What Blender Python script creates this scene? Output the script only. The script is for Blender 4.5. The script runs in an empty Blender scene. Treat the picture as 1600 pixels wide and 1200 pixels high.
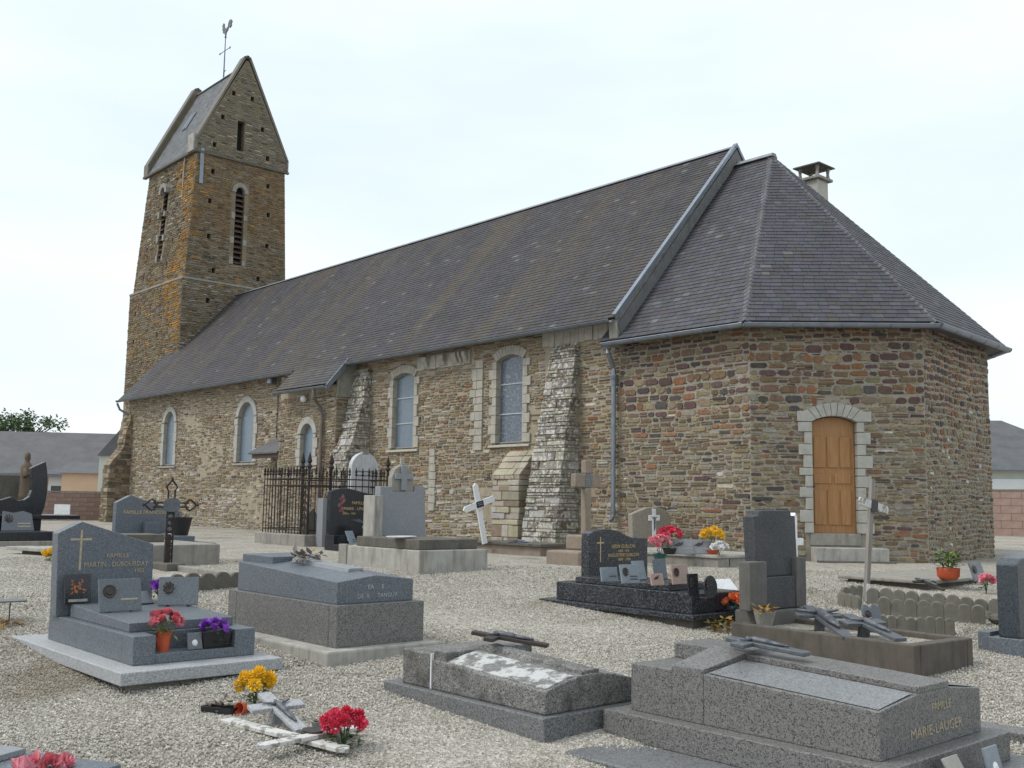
import bpy, bmesh, math, random
import numpy as np
from mathutils import Vector, Matrix
random.seed(7)
S = bpy.context.scene
COL = S.collection
R = math.radians
# ---------------------------------------------------------------- camera
F = 1600.0
YAW, PITCH, ROLL, CZ = R(138.0626), R(6.6576), R(0.9), 0.97
_f = Vector((math.cos(PITCH)*math.cos(YAW), math.cos(PITCH)*math.sin(YAW), math.sin(PITCH)))
_r0 = Vector((math.sin(YAW), -math.cos(YAW), 0)); _u0 = _r0.cross(_f)
_r = math.cos(ROLL)*_r0 + math.sin(ROLL)*_u0
_u = -math.sin(ROLL)*_r0 + math.cos(ROLL)*_u0
C0 = Vector((0, 0, CZ))
cam = bpy.data.cameras.new('camera'); camo = bpy.data.objects.new('camera', cam); COL.objects.link(camo)
camo.matrix_world = Matrix(((_r.x, _u.x, -_f.x, 0), (_r.y, _u.y, -_f.y, 0), (_r.z, _u.z, -_f.z, CZ), (0, 0, 0, 1)))
cam.sensor_width = 36; cam.lens = 36*F/1600; cam.clip_end = 3000; cam.clip_start = .05
S.camera = camo
# ---------------------------------------------------------------- world, sun, exposure
SUN_AZ, SUN_EL = R(238), R(52)
w = bpy.data.worlds.new('World'); S.world = w; w.use_nodes = True
nt = w.node_tree; nt.nodes.clear(); L = nt.links.new
out = nt.nodes.new('ShaderNodeOutputWorld')
sky = nt.nodes.new('ShaderNodeTexSky'); sky.sky_type = 'NISHITA'; sky.sun_disc = False
sky.sun_elevation = SUN_EL; sky.sun_rotation = R(90) - SUN_AZ
sky.dust_density = 4; sky.air_density = 1.0
b1 = nt.nodes.new('ShaderNodeBackground'); b1.inputs[1].default_value = .10; L(sky.outputs[0], b1.inputs[0])
tc = nt.nodes.new('ShaderNodeTexCoord'); mp = nt.nodes.new('ShaderNodeMapping'); mp.inputs['Scale'].default_value = (1.2, 1.2, 4.0)
L(tc.outputs['Generated'], mp.inputs[0])
nz = nt.nodes.new('ShaderNodeTexNoise'); nz.inputs['Scale'].default_value = 1.6; nz.inputs['Detail'].default_value = 5; nz.inputs['Roughness'].default_value = .5
L(mp.outputs[0], nz.inputs[0])
cr = nt.nodes.new('ShaderNodeValToRGB'); cr.color_ramp.elements[0].position = .32; cr.color_ramp.elements[1].position = .66
cr.color_ramp.elements[0].color = (.66, .765, .84, 1); cr.color_ramp.elements[1].color = (.84, .89, .92, 1)
L(nz.outputs[0], cr.inputs[0])
b2 = nt.nodes.new('ShaderNodeBackground'); b2.inputs[1].default_value = 1.0; L(cr.outputs[0], b2.inputs[0])
mx = nt.nodes.new('ShaderNodeMixShader'); mx.inputs[0].default_value = .90
L(b1.outputs[0], mx.inputs[1]); L(b2.outputs[0], mx.inputs[2]); L(mx.outputs[0], out.inputs[0])
sl = bpy.data.lights.new('sun', 'SUN'); sl.energy = 1.5; sl.angle = R(22); sl.color = (1, .96, .9)
slo = bpy.data.objects.new('sun', sl); COL.objects.link(slo)
sd = Vector((math.cos(SUN_EL)*math.cos(SUN_AZ), math.cos(SUN_EL)*math.sin(SUN_AZ), math.sin(SUN_EL)))
slo.rotation_euler = (-sd).to_track_quat('-Z', 'Y').to_euler(); slo.location = (0, 0, 40)
S.view_settings.view_transform = 'Standard'; S.view_settings.look = 'None'; S.view_settings.exposure = 0.40; S.view_settings.gamma = 1
# ---------------------------------------------------------------- pixel helpers (a pixel gives a direction, the distance comes from what it touches)
def ray(px, py): return _r*((px-800)/F) - _u*((py-600)/F) + _f
def onZ(px, py, z): d = ray(px, py); return C0 + d*((z-CZ)/d.z)
def onY(px, py, y): d = ray(px, py); return C0 + d*(y/d.y)
def onX(px, py, x): d = ray(px, py); return C0 + d*(x/d.x)
def proj(p):
    v = Vector(p)-C0; z = v.dot(_f); return 800+F*v.dot(_r)/z, 600-F*v.dot(_u)/z, z
def gz(x, y):
    t = min(max((-x*.744+y*.668-4)/13, 0), 1); return -.70+.70*t*t*(3-2*t)
def G(px, py, dz=0.0):
    d = ray(px, py); t = 1.0
    while t < 90:
        p = C0+d*t
        if p.z < gz(p.x, p.y)+dz: return p
        t += .01
    return p
# ---------------------------------------------------------------- object helpers
def empty(name, loc, rz=0.0, parent=None):
    o = bpy.data.objects.new(name, None); COL.objects.link(o); o.location = loc; o.rotation_euler = (0, 0, rz)
    o.empty_display_size = .1
    if parent: o.parent = parent
    return o
def tag(o, label=None, cat=None, group=None, kind=None):
    if label: o['label'] = label
    if cat: o['category'] = cat
    if group: o['group'] = group
    if kind: o['kind'] = kind
    return o
def thing(name, label, cat, loc, rz=0.0, group=None): return tag(empty(name, loc, rz), label, cat, group)
class MB:
    def __init__(s): s.v = []; s.f = []; s.c = []
    def add(s, vs, fs, col=None):
        n = len(s.v); s.v += [tuple(v) for v in vs]; s.f += [tuple(i+n for i in f) for f in fs]
        if col is not None: s.c += [col]*len(vs)
        return s
    def box(s, x0, x1, y0, y1, z0, z1, col=None):
        x0, x1 = min(x0, x1), max(x0, x1); y0, y1 = min(y0, y1), max(y0, y1); z0, z1 = min(z0, z1), max(z0, z1)
        return s.add([(x0, y0, z0), (x1, y0, z0), (x1, y1, z0), (x0, y1, z0), (x0, y0, z1), (x1, y0, z1), (x1, y1, z1), (x0, y1, z1)],
              [(3, 2, 1, 0), (4, 5, 6, 7), (0, 1, 5, 4), (1, 2, 6, 5), (2, 3, 7, 6), (3, 0, 4, 7)], col)
    def loft(s, a, b, col=None, caps=True):
        n = len(a); fs = [(i, (i+1) % n, n+(i+1) % n, n+i) for i in range(n)]
        if caps: fs += [tuple(range(n-1, -1, -1)), tuple(range(n, 2*n))]
        return s.add(list(a)+list(b), fs, col)
    def prism(s, poly, axis, a, b, col=None):
        if axis == 'x': f = lambda t: [(t, p, q) for p, q in poly]
        elif axis == 'y': f = lambda t: [(p, t, q) for p, q in poly]
        else: f = lambda t: [(p, q, t) for p, q in poly]
        return s.loft(f(a), f(b), col)
    def tube(s, pts, r, n=8, col=None):
        pts = [Vector(p) for p in pts]; rs = r if isinstance(r, (list, tuple)) else [r]*len(pts)
        rings = []
        for i, p in enumerate(pts):
            d = (pts[min(i+1, len(pts)-1)]-pts[max(i-1, 0)]).normalized()
            a = d.cross(Vector((0, 0, 1)) if abs(d.z) < .9 else Vector((1, 0, 0))).normalized(); b = d.cross(a)
            rings.append([p+(a*math.cos(2*math.pi*k/n)+b*math.sin(2*math.pi*k/n))*rs[i] for k in range(n)])
        vs = [v for g in rings for v in g]; fs = []
        for i in range(len(pts)-1):
            for k in range(n): fs.append((i*n+k, i*n+(k+1) % n, (i+1)*n+(k+1) % n, (i+1)*n+k))
        fs += [tuple(range(n-1, -1, -1)), tuple(range((len(pts)-1)*n, len(pts)*n))]
        return s.add(vs, fs, col)
    def lathe(s, prof, c=(0, 0, 0), n=16, sx=1, sy=1, col=None):
        vs = [(c[0]+r*sx*math.cos(2*math.pi*k/n), c[1]+r*sy*math.sin(2*math.pi*k/n), c[2]+z) for r, z in prof for k in range(n)]
        m = len(prof)
        fs = [(i*n+k, i*n+(k+1) % n, (i+1)*n+(k+1) % n, (i+1)*n+k) for i in range(m-1) for k in range(n)]
        fs += [tuple(range(n-1, -1, -1)), tuple(range((m-1)*n, m*n))]
        return s.add(vs, fs, col)
    def obj(s, name, mat, parent=None, bevel=0.0, smooth=False, loc=None, fixn=True):
        me = bpy.data.meshes.new(name); me.from_pydata(s.v, [], s.f)
        if len(s.c) == len(s.v) and s.c:
            at = me.color_attributes.new('Col', 'FLOAT_COLOR', 'POINT')
            at.data.foreach_set('color', np.array([(c[0], c[1], c[2], 1) for c in s.c], dtype=np.float32).ravel())
        if fixn:
            bm = bmesh.new(); bm.from_mesh(me); bmesh.ops.recalc_face_normals(bm, faces=bm.faces); bm.to_mesh(me); bm.free()
        me.materials.append(mat)
        if smooth: me.polygons.foreach_set('use_smooth', [True]*len(me.polygons))
        o = bpy.data.objects.new(name, me); COL.objects.link(o)
        if parent: o.parent = parent
        if loc: o.location = loc
        if bevel:
            m = o.modifiers.new('bevel', 'BEVEL'); m.width = bevel; m.segments = 2; m.limit_method = 'ANGLE'; m.angle_limit = R(35)
        return o
def box(name, mat, parent, x0, x1, y0, y1, z0, z1, bevel=.006): return MB().box(x0, x1, y0, y1, z0, z1).obj(name, mat, parent, bevel)
def text(body, size, mat, parent, loc, rot, name='inscription', sx=1.0, extrude=.0015):
    cu = bpy.data.curves.new(name, 'FONT'); cu.body = body; cu.size = size; cu.extrude = extrude; cu.align_x = 'CENTER'; cu.resolution_u = 2
    o = bpy.data.objects.new('tmp_'+name, cu); COL.objects.link(o)
    me = bpy.data.meshes.new_from_object(o.evaluated_get(bpy.context.evaluated_depsgraph_get()))
    bpy.data.objects.remove(o); bpy.data.curves.remove(cu)
    me.materials.clear(); me.materials.append(mat)
    t = bpy.data.objects.new(name, me); COL.objects.link(t); t.parent = parent; t.location = loc; t.rotation_euler = rot; t.scale = (sx, 1, 1)
    return t
E_FACE = (R(90), 0, R(90))    # text standing on an east face
# ---------------------------------------------------------------- materials
def newmat(name):
    m = bpy.data.materials.new(name); m.use_nodes = True; n = m.node_tree
    return m, n, n.nodes['Principled BSDF'], n.links.new
def nn(n, t, **kw):
    x = n.nodes.new(t)
    for k, v in kw.items():
        if k in x.inputs: x.inputs[k].default_value = v
        else: setattr(x, k, v)
    return x
def ramp(n, src, stops, L):
    r = n.nodes.new('ShaderNodeValToRGB'); e = r.color_ramp.elements
    while len(e) < len(stops): e.new(.5)
    for i, (p, c) in enumerate(stops): e[i].position = p; e[i].color = (*c, 1) if len(c) == 3 else c
    L(src, r.inputs[0]); return r
def mix(n, L, a, b, f, mode='MIX'):
    m = n.nodes.new('ShaderNodeMix'); m.data_type = 'RGBA'; m.blend_type = mode
    for sock, v in ((m.inputs[0], f), (m.inputs[6], a), (m.inputs[7], b)):
        if hasattr(v, 'is_linked') or hasattr(v, 'links'): L(v, sock)
        else: sock.default_value = v if not isinstance(v, tuple) else (*v, 1)
    return m.outputs[2]
def bump(n, L, h, b, strength=.4, dist=.01):
    x = n.nodes.new('ShaderNodeBump'); x.inputs['Strength'].default_value = strength; x.inputs['Distance'].default_value = dist
    L(h, x.inputs['Height']); L(x.outputs[0], b.inputs['Normal']); return x
def objco(n, scale=(1, 1, 1)):
    t = n.nodes.new('ShaderNodeTexCoord'); m = n.nodes.new('ShaderNodeMapping'); m.inputs['Scale'].default_value = scale
    n.links.new(t.outputs['Object'], m.inputs[0]); return m.outputs[0]
def noise(n, L, co, scale, detail=4, rough=.55):
    x = nn(n, 'ShaderNodeTexNoise', Scale=scale, Detail=detail, Roughness=rough); L(co, x.inputs['Vector']); return x.outputs[0]
def plain(name, c, rough=.6, metal=0.0, var=.12, scale=12, bmp=0.0):
    m, n, b, L = newmat(name); co = objco(n); v = noise(n, L, co, scale)
    r = ramp(n, v, [(.3, tuple(x*(1-var) for x in c)), (.7, tuple(min(1, x*(1+var)) for x in c))], L)
    L(r.outputs[0], b.inputs['Base Color']); b.inputs['Roughness'].default_value = rough; b.inputs['Metallic'].default_value = metal
    if bmp: bump(n, L, v, b, bmp, .005)
    return m
def granite(name, base, dark, light, scale=170, rough=.35, stain=.0, staincol=(.1, .09, .07), spec=.5):
    m, n, b, L = newmat(name); co = objco(n)
    v = nn(n, 'ShaderNodeTexVoronoi', Scale=scale); L(co, v.inputs['Vector'])
    sp = n.nodes.new('ShaderNodeSeparateColor'); L(v.outputs['Color'], sp.inputs[0])
    r = ramp(n, sp.outputs[0], [(0, dark), (.18, dark), (.26, base), (.74, base), (.84, light), (1, light)], L)
    big = noise(n, L, co, 3.0, 5, .6)
    c = mix(n, L, r.outputs[0], (.85, .85, .85), ramp(n, big, [(.35, (0, 0, 0)), (.7, (.22, .22, .22))], L).outputs[0], 'MULTIPLY')
    if stain:
        s = noise(n, L, co, 5.5, 8, .7)
        c = mix(n, L, c, staincol, ramp(n, s, [(.48, (0, 0, 0)), (.68, (stain, stain, stain))], L).outputs[0])
    L(c, b.inputs['Base Color'])
    rr = ramp(n, big, [(.3, (rough-.06,)*3), (.7, (rough+.14,)*3)], L); L(rr.outputs[0], b.inputs['Roughness'])
    b.inputs['Specular IOR Level'].default_value = spec
    bump(n, L, sp.outputs[1], b, .06, .002)
    return m
def weathered(name, base, dark, light, streak=.5, lichen=.3, scale=9, rough=.9):
    """old concrete / limestone with its own stains and lichen spots"""
    m, n, b, L = newmat(name); co = objco(n); cs = objco(n, (3, 3, .5))
    a = noise(n, L, co, scale, 8, .65); c = ramp(n, a, [(.3, tuple(x*.78 for x in base)), (.7, tuple(x*1.12 for x in base))], L).outputs[0]
    s = noise(n, L, cs, 2.6, 7, .7); c = mix(n, L, c, dark, ramp(n, s, [(.5, (0, 0, 0)), (.72, (streak,)*3)], L).outputs[0])
    l = noise(n, L, co, 26, 6, .7); c = mix(n, L, c, light, ramp(n, l, [(.60, (0, 0, 0)), (.67, (lichen,)*3)], L).outputs[0])
    f = noise(n, L, co, 160, 3, .6); c = mix(n, L, c, (.55, .55, .55), ramp(n, f, [(.35, (.35,)*3), (.6, (0, 0, 0))], L).outputs[0], 'MULTIPLY')
    L(c, b.inputs['Base Color']); b.inputs['Roughness'].default_value = rough
    ad = n.nodes.new('ShaderNodeMath'); ad.operation = 'ADD'; L(a, ad.inputs[0]); L(f, ad.inputs[1]); bump(n, L, ad.outputs[0], b, .5, .008)
    return m
def attrmat(name, rough=.85, var=.35, nscale=14, lichen=None, lich_amt=.5, lich_thr=.62, streak=None, bstr=.6, bdist=.012, spec=.3, fine=60):
    """base colour from the piece's own colour, varied by grain and lichen"""
    m, n, b, L = newmat(name); at = n.nodes.new('ShaderNodeAttribute'); at.attribute_name = 'Col'
    g = n.nodes.new('ShaderNodeNewGeometry'); co = g.outputs['Position']
    a = noise(n, L, co, nscale, 6, .65)
    c = mix(n, L, at.outputs['Color'], ramp(n, a, [(.25, (1-var,)*3), (.75, (1+var,)*3)], L).outputs[0], 1.0, 'MULTIPLY')
    if streak:
        mp = n.nodes.new('ShaderNodeMapping'); mp.inputs['Scale'].default_value = streak[1]; L(co, mp.inputs[0])
        s = noise(n, L, mp.outputs[0], 1.0, 5, .6); c = mix(n, L, c, streak[0], ramp(n, s, [(.46, (0, 0, 0)), (.72, (streak[2],)*3)], L).outputs[0])
    if lichen:
        l = noise(n, L, co, 11, 8, .75); c = mix(n, L, c, lichen, ramp(n, l, [(lich_thr, (0, 0, 0)), (lich_thr+.07, (lich_amt,)*3)], L).outputs[0])
    L(c, b.inputs['Base Color']); b.inputs['Roughness'].default_value = rough; b.inputs['Specular IOR Level'].default_value = spec
    f = noise(n, L, co, fine, 5, .7); bump(n, L, f, b, bstr, bdist)
    return m
M = {}
M['rubble'] = attrmat('rubble_stone', lichen=(.52, .50, .45), lich_amt=.55, lich_thr=.64)
M['rubble_nave'] = attrmat('rubble_stone_nave', lichen=(.50, .49, .45), lich_amt=.5, lich_thr=.60)
M['rubble_tower'] = attrmat('rubble_stone_tower', nscale=3, var=.3, lichen=(.30, .18, .05), lich_amt=.25, lich_thr=.63)
M['slate'] = attrmat('roof_slate', rough=.62, var=.3, nscale=2.2, lichen=(.30, .28, .22), lich_amt=.35, lich_thr=.70, bstr=.3, bdist=.004, spec=.45)
M['slate_nave'] = attrmat('roof_slate_weathered', rough=.72, var=.3, nscale=1.6, lichen=(.30, .27, .18), lich_amt=.3, lich_thr=.66,
                          streak=((.105, .082, .045), (1.3, .14, .14), .6), bstr=.3, bdist=.004, spec=.4)
M['mortar'] = weathered('lime_mortar', (.335, .30, .245), (.24, .21, .165), (.42, .40, .35), .5, .35, 7)
M['mortar_nave'] = weathered('lime_mortar_nave', (.37, .315, .235), (.24, .19, .13), (.46, .44, .39), .6, .5, 5)
M['mortar_tower'] = weathered('lime_mortar_tower', (.20, .165, .11), (.12, .10, .075), (.30, .17, .04), .5, .3, 3)
M['ashlar'] = weathered('dressed_limestone', (.43, .405, .345), (.24, .22, .18), (.58, .56, .5), .45, .3, 6)
M['ashlar_door'] = weathered('pale_dressed_limestone', (.42, .41, .37), (.33, .31, .26), (.6, .58, .53), .3, .2, 6)
M['ashlar_white'] = weathered('lichen_white_limestone', (.40, .38, .33), (.15, .14, .12), (.66, .65, .61), .6, .9, 8)
M['zinc'] = plain('zinc', (.22, .25, .29), .42, .55, .15, 6)
M['zinc_dark'] = plain('old_gutter_zinc', (.15, .165, .185), .5, .4, .2, 5)
M['pipe_rust'] = plain('rusty_downpipe', (.17, .14, .12), .7, .2, .25, 8)
M['lead'] = plain('ridge_lead', (.20, .22, .24), .5, .3, .15, 4)
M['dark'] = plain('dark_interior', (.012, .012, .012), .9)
M['oak'] = None
def wood(name, c1, c2, rough=.45, sc=(22, 22, 1.6)):
    m, n, b, L = newmat(name); co = objco(n, sc); a = noise(n, L, co, 1.5, 6, .6)
    r = ramp(n, a, [(.3, c1), (.7, c2)], L); L(r.outputs[0], b.inputs['Base Color']); b.inputs['Roughness'].default_value = rough; bump(n, L, a, b, .15, .003); return m
M['oak'] = wood('varnished_oak', (.27, .128, .040), (.41, .21, .078), .42)
M['oldwood'] = wood('weathered_wood', (.16, .14, .125), (.30, .275, .25), .85)
M['brownwood'] = wood('dark_brown_wood', (.05, .03, .022), (.085, .05, .035), .7)
M['whitewood'] = None
def flaking(name, paint, under, thr=.56, rough=.7):
    m, n, b, L = newmat(name); co = objco(n); a = noise(n, L, co, 14, 7, .7)
    f = ramp(n, a, [(thr, (0, 0, 0)), (thr+.05, (1, 1, 1))], L); c = mix(n, L, paint, under, f.outputs[0]); L(c, b.inputs['Base Color']); b.inputs['Roughness'].default_value = rough; bump(n, L, f.outputs[0], b, .3, .003); return m
M['whitewood'] = flaking('flaking_white_paint', (.70, .71, .71), (.36, .35, .32), .6)
M['whitewood_old'] = flaking('worn_white_paint', (.55, .55, .53), (.24, .23, .20), .52)
M['gr_blue'] = granite('blue_grey_granite', (.118, .135, .155), (.055, .064, .077), (.19, .212, .235), 190, .42)
M['gr_light'] = granite('light_grey_granite', (.34, .35, .36), (.22, .23, .24), (.46, .47, .48), 160, .55)
M['gr_grey'] = granite('mid_grey_granite', (.155, .16, .163), (.05, .052, .056), (.22, .22, .22), 150, .42)
M['gr_brown'] = granite('warm_grey_granite', (.158, .156, .152), (.05, .048, .046), (.23, .22, .21), 150, .42)
M['gr_rough'] = granite('lichened_dark_granite', (.17, .165, .155), (.05, .05, .05), (.28, .275, .265), 130, .7, .9, (.05, .046, .04))
M['gr_black'] = granite('black_granite', (.016, .018, .022), (.008, .009, .01), (.04, .045, .052), 170, .22)
M['gr_labrador'] = granite('dark_labrador_granite', (.028, .031, .038), (.012, .013, .016), (.10, .105, .12), 95, .22)
M['gr_pale'] = granite('pale_blue_grey_stone', (.235, .25, .268), (.19, .20, .215), (.29, .305, .32), 160, .7)
M['concrete'] = weathered('old_concrete', (.30, .285, .25), (.12, .11, .095), (.45, .44, .40), .7, .35, 6)
M['concrete_light'] = weathered('pale_concrete', (.40, .385, .35), (.14, .13, .115), (.52, .5, .46), .75, .3, 4)
M['concrete_dark'] = weathered('mossy_dark_concrete', (.13, .12, .10), (.05, .048, .04), (.30, .29, .26), .6, .45, 8)
M['brownstone'] = weathered('brown_sandstone', (.29, .235, .185), (.16, .125, .10), (.36, .31, .26), .5, .4, 7)
M['marble'] = weathered('weathered_white_marble', (.55, .56, .57), (.22, .22, .21), (.70, .70, .69), .4, .3, 5)
M['gold'] = plain('gilt_lettering', (.55, .40, .20), .45, .3, .1)
M['goldpale'] = plain('faded_gilt_lettering', (.40, .34, .24), .6, .1, .2, 40)
M['white'] = plain('white_lettering', (.36, .38, .40), .6, 0, .2, 40)
M['whitepaint'] = plain('white_enamel', (.75, .76, .77), .4)
M['paleplaque'] = plain('pale_grey_plaque', (.20, .235, .265), .35, 0, .15, 20)
M['greyplaque'] = granite('grey_plaque_stone', (.115, .13, .148), (.08, .09, .10), (.16, .175, .19), 180, .35)
M['pinkplaque'] = granite('pink_plaque_stone', (.42, .29, .24), (.3, .2, .17), (.5, .37, .32), 180, .35)
M['bronze'] = plain('dark_bronze', (.055, .045, .04), .5, .4, .2)
M['pewter'] = plain('grey_metal_cast', (.115, .125, .14), .5, .35, .25, 25)
M['iron'] = plain('rusty_iron', (.035, .026, .023), .8, .2, .4, 30, .2)
M['terracotta'] = plain('terracotta', (.48, .085, .03), .6)
M['blackplastic'] = plain('black_plastic', (.012, .012, .013), .45)
M['greyplastic'] = plain('grey_plastic', (.13, .14, .14), .6)
M['leaf'] = plain('leaf_green', (.045, .09, .022), .55, 0, .5, 25)
M['leaf_light'] = plain('light_leaf', (.14, .19, .04), .55, 0, .45, 25)
M['leaf_blue'] = plain('silk_leaf_green', (.02, .085, .075), .5, 0, .4, 25)
M['yellow'] = plain('yellow_petals', (.82, .50, .015), .6, 0, .25, 60)
M['pink'] = plain('pink_petals', (.62, .035, .085), .6, 0, .45, 60)
M['palepink'] = plain('pale_pink_petals', (.72, .23, .28), .6, 0, .4, 50)
M['coral'] = plain('coral_petals', (.58, .14, .17), .6, 0, .4, 50)
M['orange'] = plain('orange_petals', (.72, .19, .06), .6, 0, .35, 50)
M['purple'] = plain('purple_petals', (.20, .045, .40), .6, 0, .4, 50)
M['whitepetal'] = plain('white_petals', (.75, .75, .75), .6)
M['ochre'] = plain('dried_plant', (.30, .17, .03), .8, 0, .5, 40)
M['flowerprint'] = plain('orange_flower_print', (.40, .11, .02), .4, 0, .6, 60)
M['render_peach'] = plain('peach_render', (.62, .43, .30), .9, 0, .05, 2)
M['render_pale'] = plain('pale_render', (.50, .52, .47), .9, 0, .05, 2)
M['render_white'] = plain('white_render', (.68, .70, .70), .8, 0, .04, 2)
M['chimrender'] = plain('chimney_render', (.42, .41, .36), .9, 0, .1, 3)
M['farslate'] = plain('far_slate_roof', (.10, .10, .107), .7, 0, .18, 1.5)
M['bark'] = plain('bark', (.09, .07, .05), .9, 0, .3, 10, .4)
# glass with a trace of leaded glazing
def glazing(name, c, lead_scale, amt, rough=.16):
    m, n, b, L = newmat(name); co = objco(n); v = nn(n, 'ShaderNodeTexVoronoi', Scale=lead_scale, feature='DISTANCE_TO_EDGE'); L(co, v.inputs['Vector'])
    r = ramp(n, v.outputs['Distance'], [(.02, (.24*amt+c[0]*(1-amt), .27*amt+c[1]*(1-amt), .30*amt+c[2]*(1-amt))), (.06, c)], L)
    a = noise(n, L, co, 2.2, 4); c2 = mix(n, L, r.outputs[0], (.75, .78, .82), ramp(n, a, [(.4, (0,)*3), (.7, (.5,)*3)], L).outputs[0], 'MULTIPLY')
    L(c2, b.inputs['Base Color']); b.inputs['Roughness'].default_value = rough; b.inputs['Specular IOR Level'].default_value = .8
    return m
M['glass'] = glazing('church_glass', (.13, .175, .22), 5, .25, .3)
M['glass_lead'] = glazing('leaded_church_glass', (.085, .105, .14), 11, .75, .3)
M['saddlebar'] = plain('pale_saddle_bar', (.42, .46, .48), .6)
M['pane'] = plain('house_window_glass', (.05, .06, .07), .1)
# ================================================================ GROUND
def gravel_mat():
    m, n, b, L = newmat('gravel_ground'); g = n.nodes.new('ShaderNodeNewGeometry'); co = g.outputs['Position']
    v = nn(n, 'ShaderNodeTexVoronoi', Scale=48); L(co, v.inputs['Vector']); sp = n.nodes.new('ShaderNodeSeparateColor'); L(v.outputs['Color'], sp.inputs[0])
    c = ramp(n, sp.outputs[0], [(0, (.23, .21, .18)), (.35, (.36, .335, .29)), (.7, (.46, .435, .385)), (1, (.62, .60, .55))], L).outputs[0]
    d = noise(n, L, co, .55, 6, .62)
    c = mix(n, L, c, (.17, .125, .075), ramp(n, d, [(.52, (0,)*3), (.68, (.55,)*3)], L).outputs[0])
    d2 = noise(n, L, co, 2.3, 5, .6); c = mix(n, L, c, (.80, .78, .74), ramp(n, d2, [(.35, (.8,)*3), (.65, (0,)*3)], L).outputs[0], 'MULTIPLY')
    L(c, b.inputs['Base Color']); b.inputs['Roughness'].default_value = .95; b.inputs['Specular IOR Level'].default_value = .2
    bump(n, L, v.outputs['Distance'], b, .9, .02); return m
M['gravel'] = gravel_mat()
def pebble_mat():
    m, n, b, L = newmat('gravel_pebble'); a = n.nodes.new('ShaderNodeAttribute'); a.attribute_type = 'INSTANCER'; a.attribute_name = 'tone'
    c = ramp(n, a.outputs['Fac'], [(0, (.21, .185, .15)), (.2, (.33, .305, .26)), (.55, (.42, .395, .345)), (.85, (.50, .48, .435)), (1, (.65, .635, .60))], L).outputs[0]
    g = n.nodes.new('ShaderNodeNewGeometry'); d = noise(n, L, g.outputs['Position'], .55, 6, .62)
    c = mix(n, L, c, (.19, .145, .09), ramp(n, d, [(.53, (0,)*3), (.69, (.55,)*3)], L).outputs[0])
    L(c, b.inputs['Base Color']); b.inputs['Roughness'].default_value = .85; return m
M['pebble'] = pebble_mat()
# one sheet: fine near the graves, then out to the horizon
xs = [-900, -400, -160, -90, -60] + [-50+i*1.25 for i in range(48)] + [12, 40, 120, 400, 900]
ys = [-900, -300, -60, -20, -6] + [-4+i*1.0 for i in range(42)] + [45, 70, 140, 400, 900]
rg = random.Random(3)
gv = [(x, y, gz(x, y)-.004+(rg.uniform(-.008, .008) if -45 < x < 8 and -4 < y < 36 else 0)) for y in ys for x in xs]
nx = len(xs); gf = [(j*nx+i, j*nx+i+1, (j+1)*nx+i+1, (j+1)*nx+i) for j in range(len(ys)-1) for i in range(nx-1)]
tag(MB().add(gv, gf).obj('ground', M['gravel'], smooth=True), kind='structure')
# loose gravel (uncountable): instanced stones on a patch that follows the ground
pv = []; pf = []; st = .5
us = [2.6+i*st for i in range(29)]; ws = [-8+i*st for i in range(33)]
ca, sa = -.744, .668
for sg in us:
    for tt in ws:
        x = ca*sg + sa*tt; y = sa*sg - ca*tt; pv.append((x, y, gz(x, y)+.001))
dens = []
for j in range(len(us)-1):
    for i in range(len(ws)-1):
        sg = us[j]+st/2; tt = ws[i]+st/2
        if abs(tt) > sg*.56+.6: continue
        pf.append((j*len(ws)+i, (j+1)*len(ws)+i, (j+1)*len(ws)+i+1, j*len(ws)+i+1)); dens.append(sg)
gm = bpy.data.meshes.new('gravel'); gm.from_pydata(pv, [], pf); gm.materials.append(M['pebble'])
at = gm.attributes.new('dens', 'FLOAT', 'FACE')
for i, sg in enumerate(dens): at.data[i].value = 2500 if sg < 8 else max(450, 2500*(8/sg)**2.0)
go = bpy.data.objects.new('gravel', gm); COL.objects.link(go); tag(go, 'pale loose gravel spread between the graves', 'gravel', kind='stuff')
ng = bpy.data.node_groups.new('gravel_scatter', 'GeometryNodeTree')
ng.interface.new_socket('Geometry', in_out='INPUT', socket_type='NodeSocketGeometry'); ng.interface.new_socket('Geometry', in_out='OUTPUT', socket_type='NodeSocketGeometry')
gi = ng.nodes.new('NodeGroupInput'); goo = ng.nodes.new('NodeGroupOutput'); gl = ng.links.new
dp = ng.nodes.new('GeometryNodeDistributePointsOnFaces'); na = ng.nodes.new('GeometryNodeInputNamedAttribute'); na.data_type = 'FLOAT'; na.inputs[0].default_value = 'dens'
gl(gi.outputs[0], dp.inputs['Mesh']); gl(na.outputs[0], dp.inputs['Density'])
ico = ng.nodes.new('GeometryNodeMeshIcoSphere'); ico.inputs['Radius'].default_value = .0092; ico.inputs['Subdivisions'].default_value = 1
smt = ng.nodes.new('GeometryNodeSetMaterial'); smt.inputs['Material'].default_value = M['pebble']; gl(ico.outputs[0], smt.inputs[0])
ip = ng.nodes.new('GeometryNodeInstanceOnPoints'); gl(dp.outputs['Points'], ip.inputs['Points']); gl(smt.outputs[0], ip.inputs['Instance'])
rv = ng.nodes.new('FunctionNodeRandomValue'); rv.data_type = 'FLOAT_VECTOR'; rv.inputs[0].default_value = (0, 0, 0); rv.inputs[1].default_value = (6.28, 6.28, 6.28); gl(rv.outputs[0], ip.inputs['Rotation'])
rs = ng.nodes.new('FunctionNodeRandomValue'); rs.data_type = 'FLOAT_VECTOR'; rs.inputs[0].default_value = (.45, .5, .3); rs.inputs[1].default_value = (1.5, 1.15, .8); rs.inputs['Seed'].default_value = 4; gl(rs.outputs[0], ip.inputs['Scale'])
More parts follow.
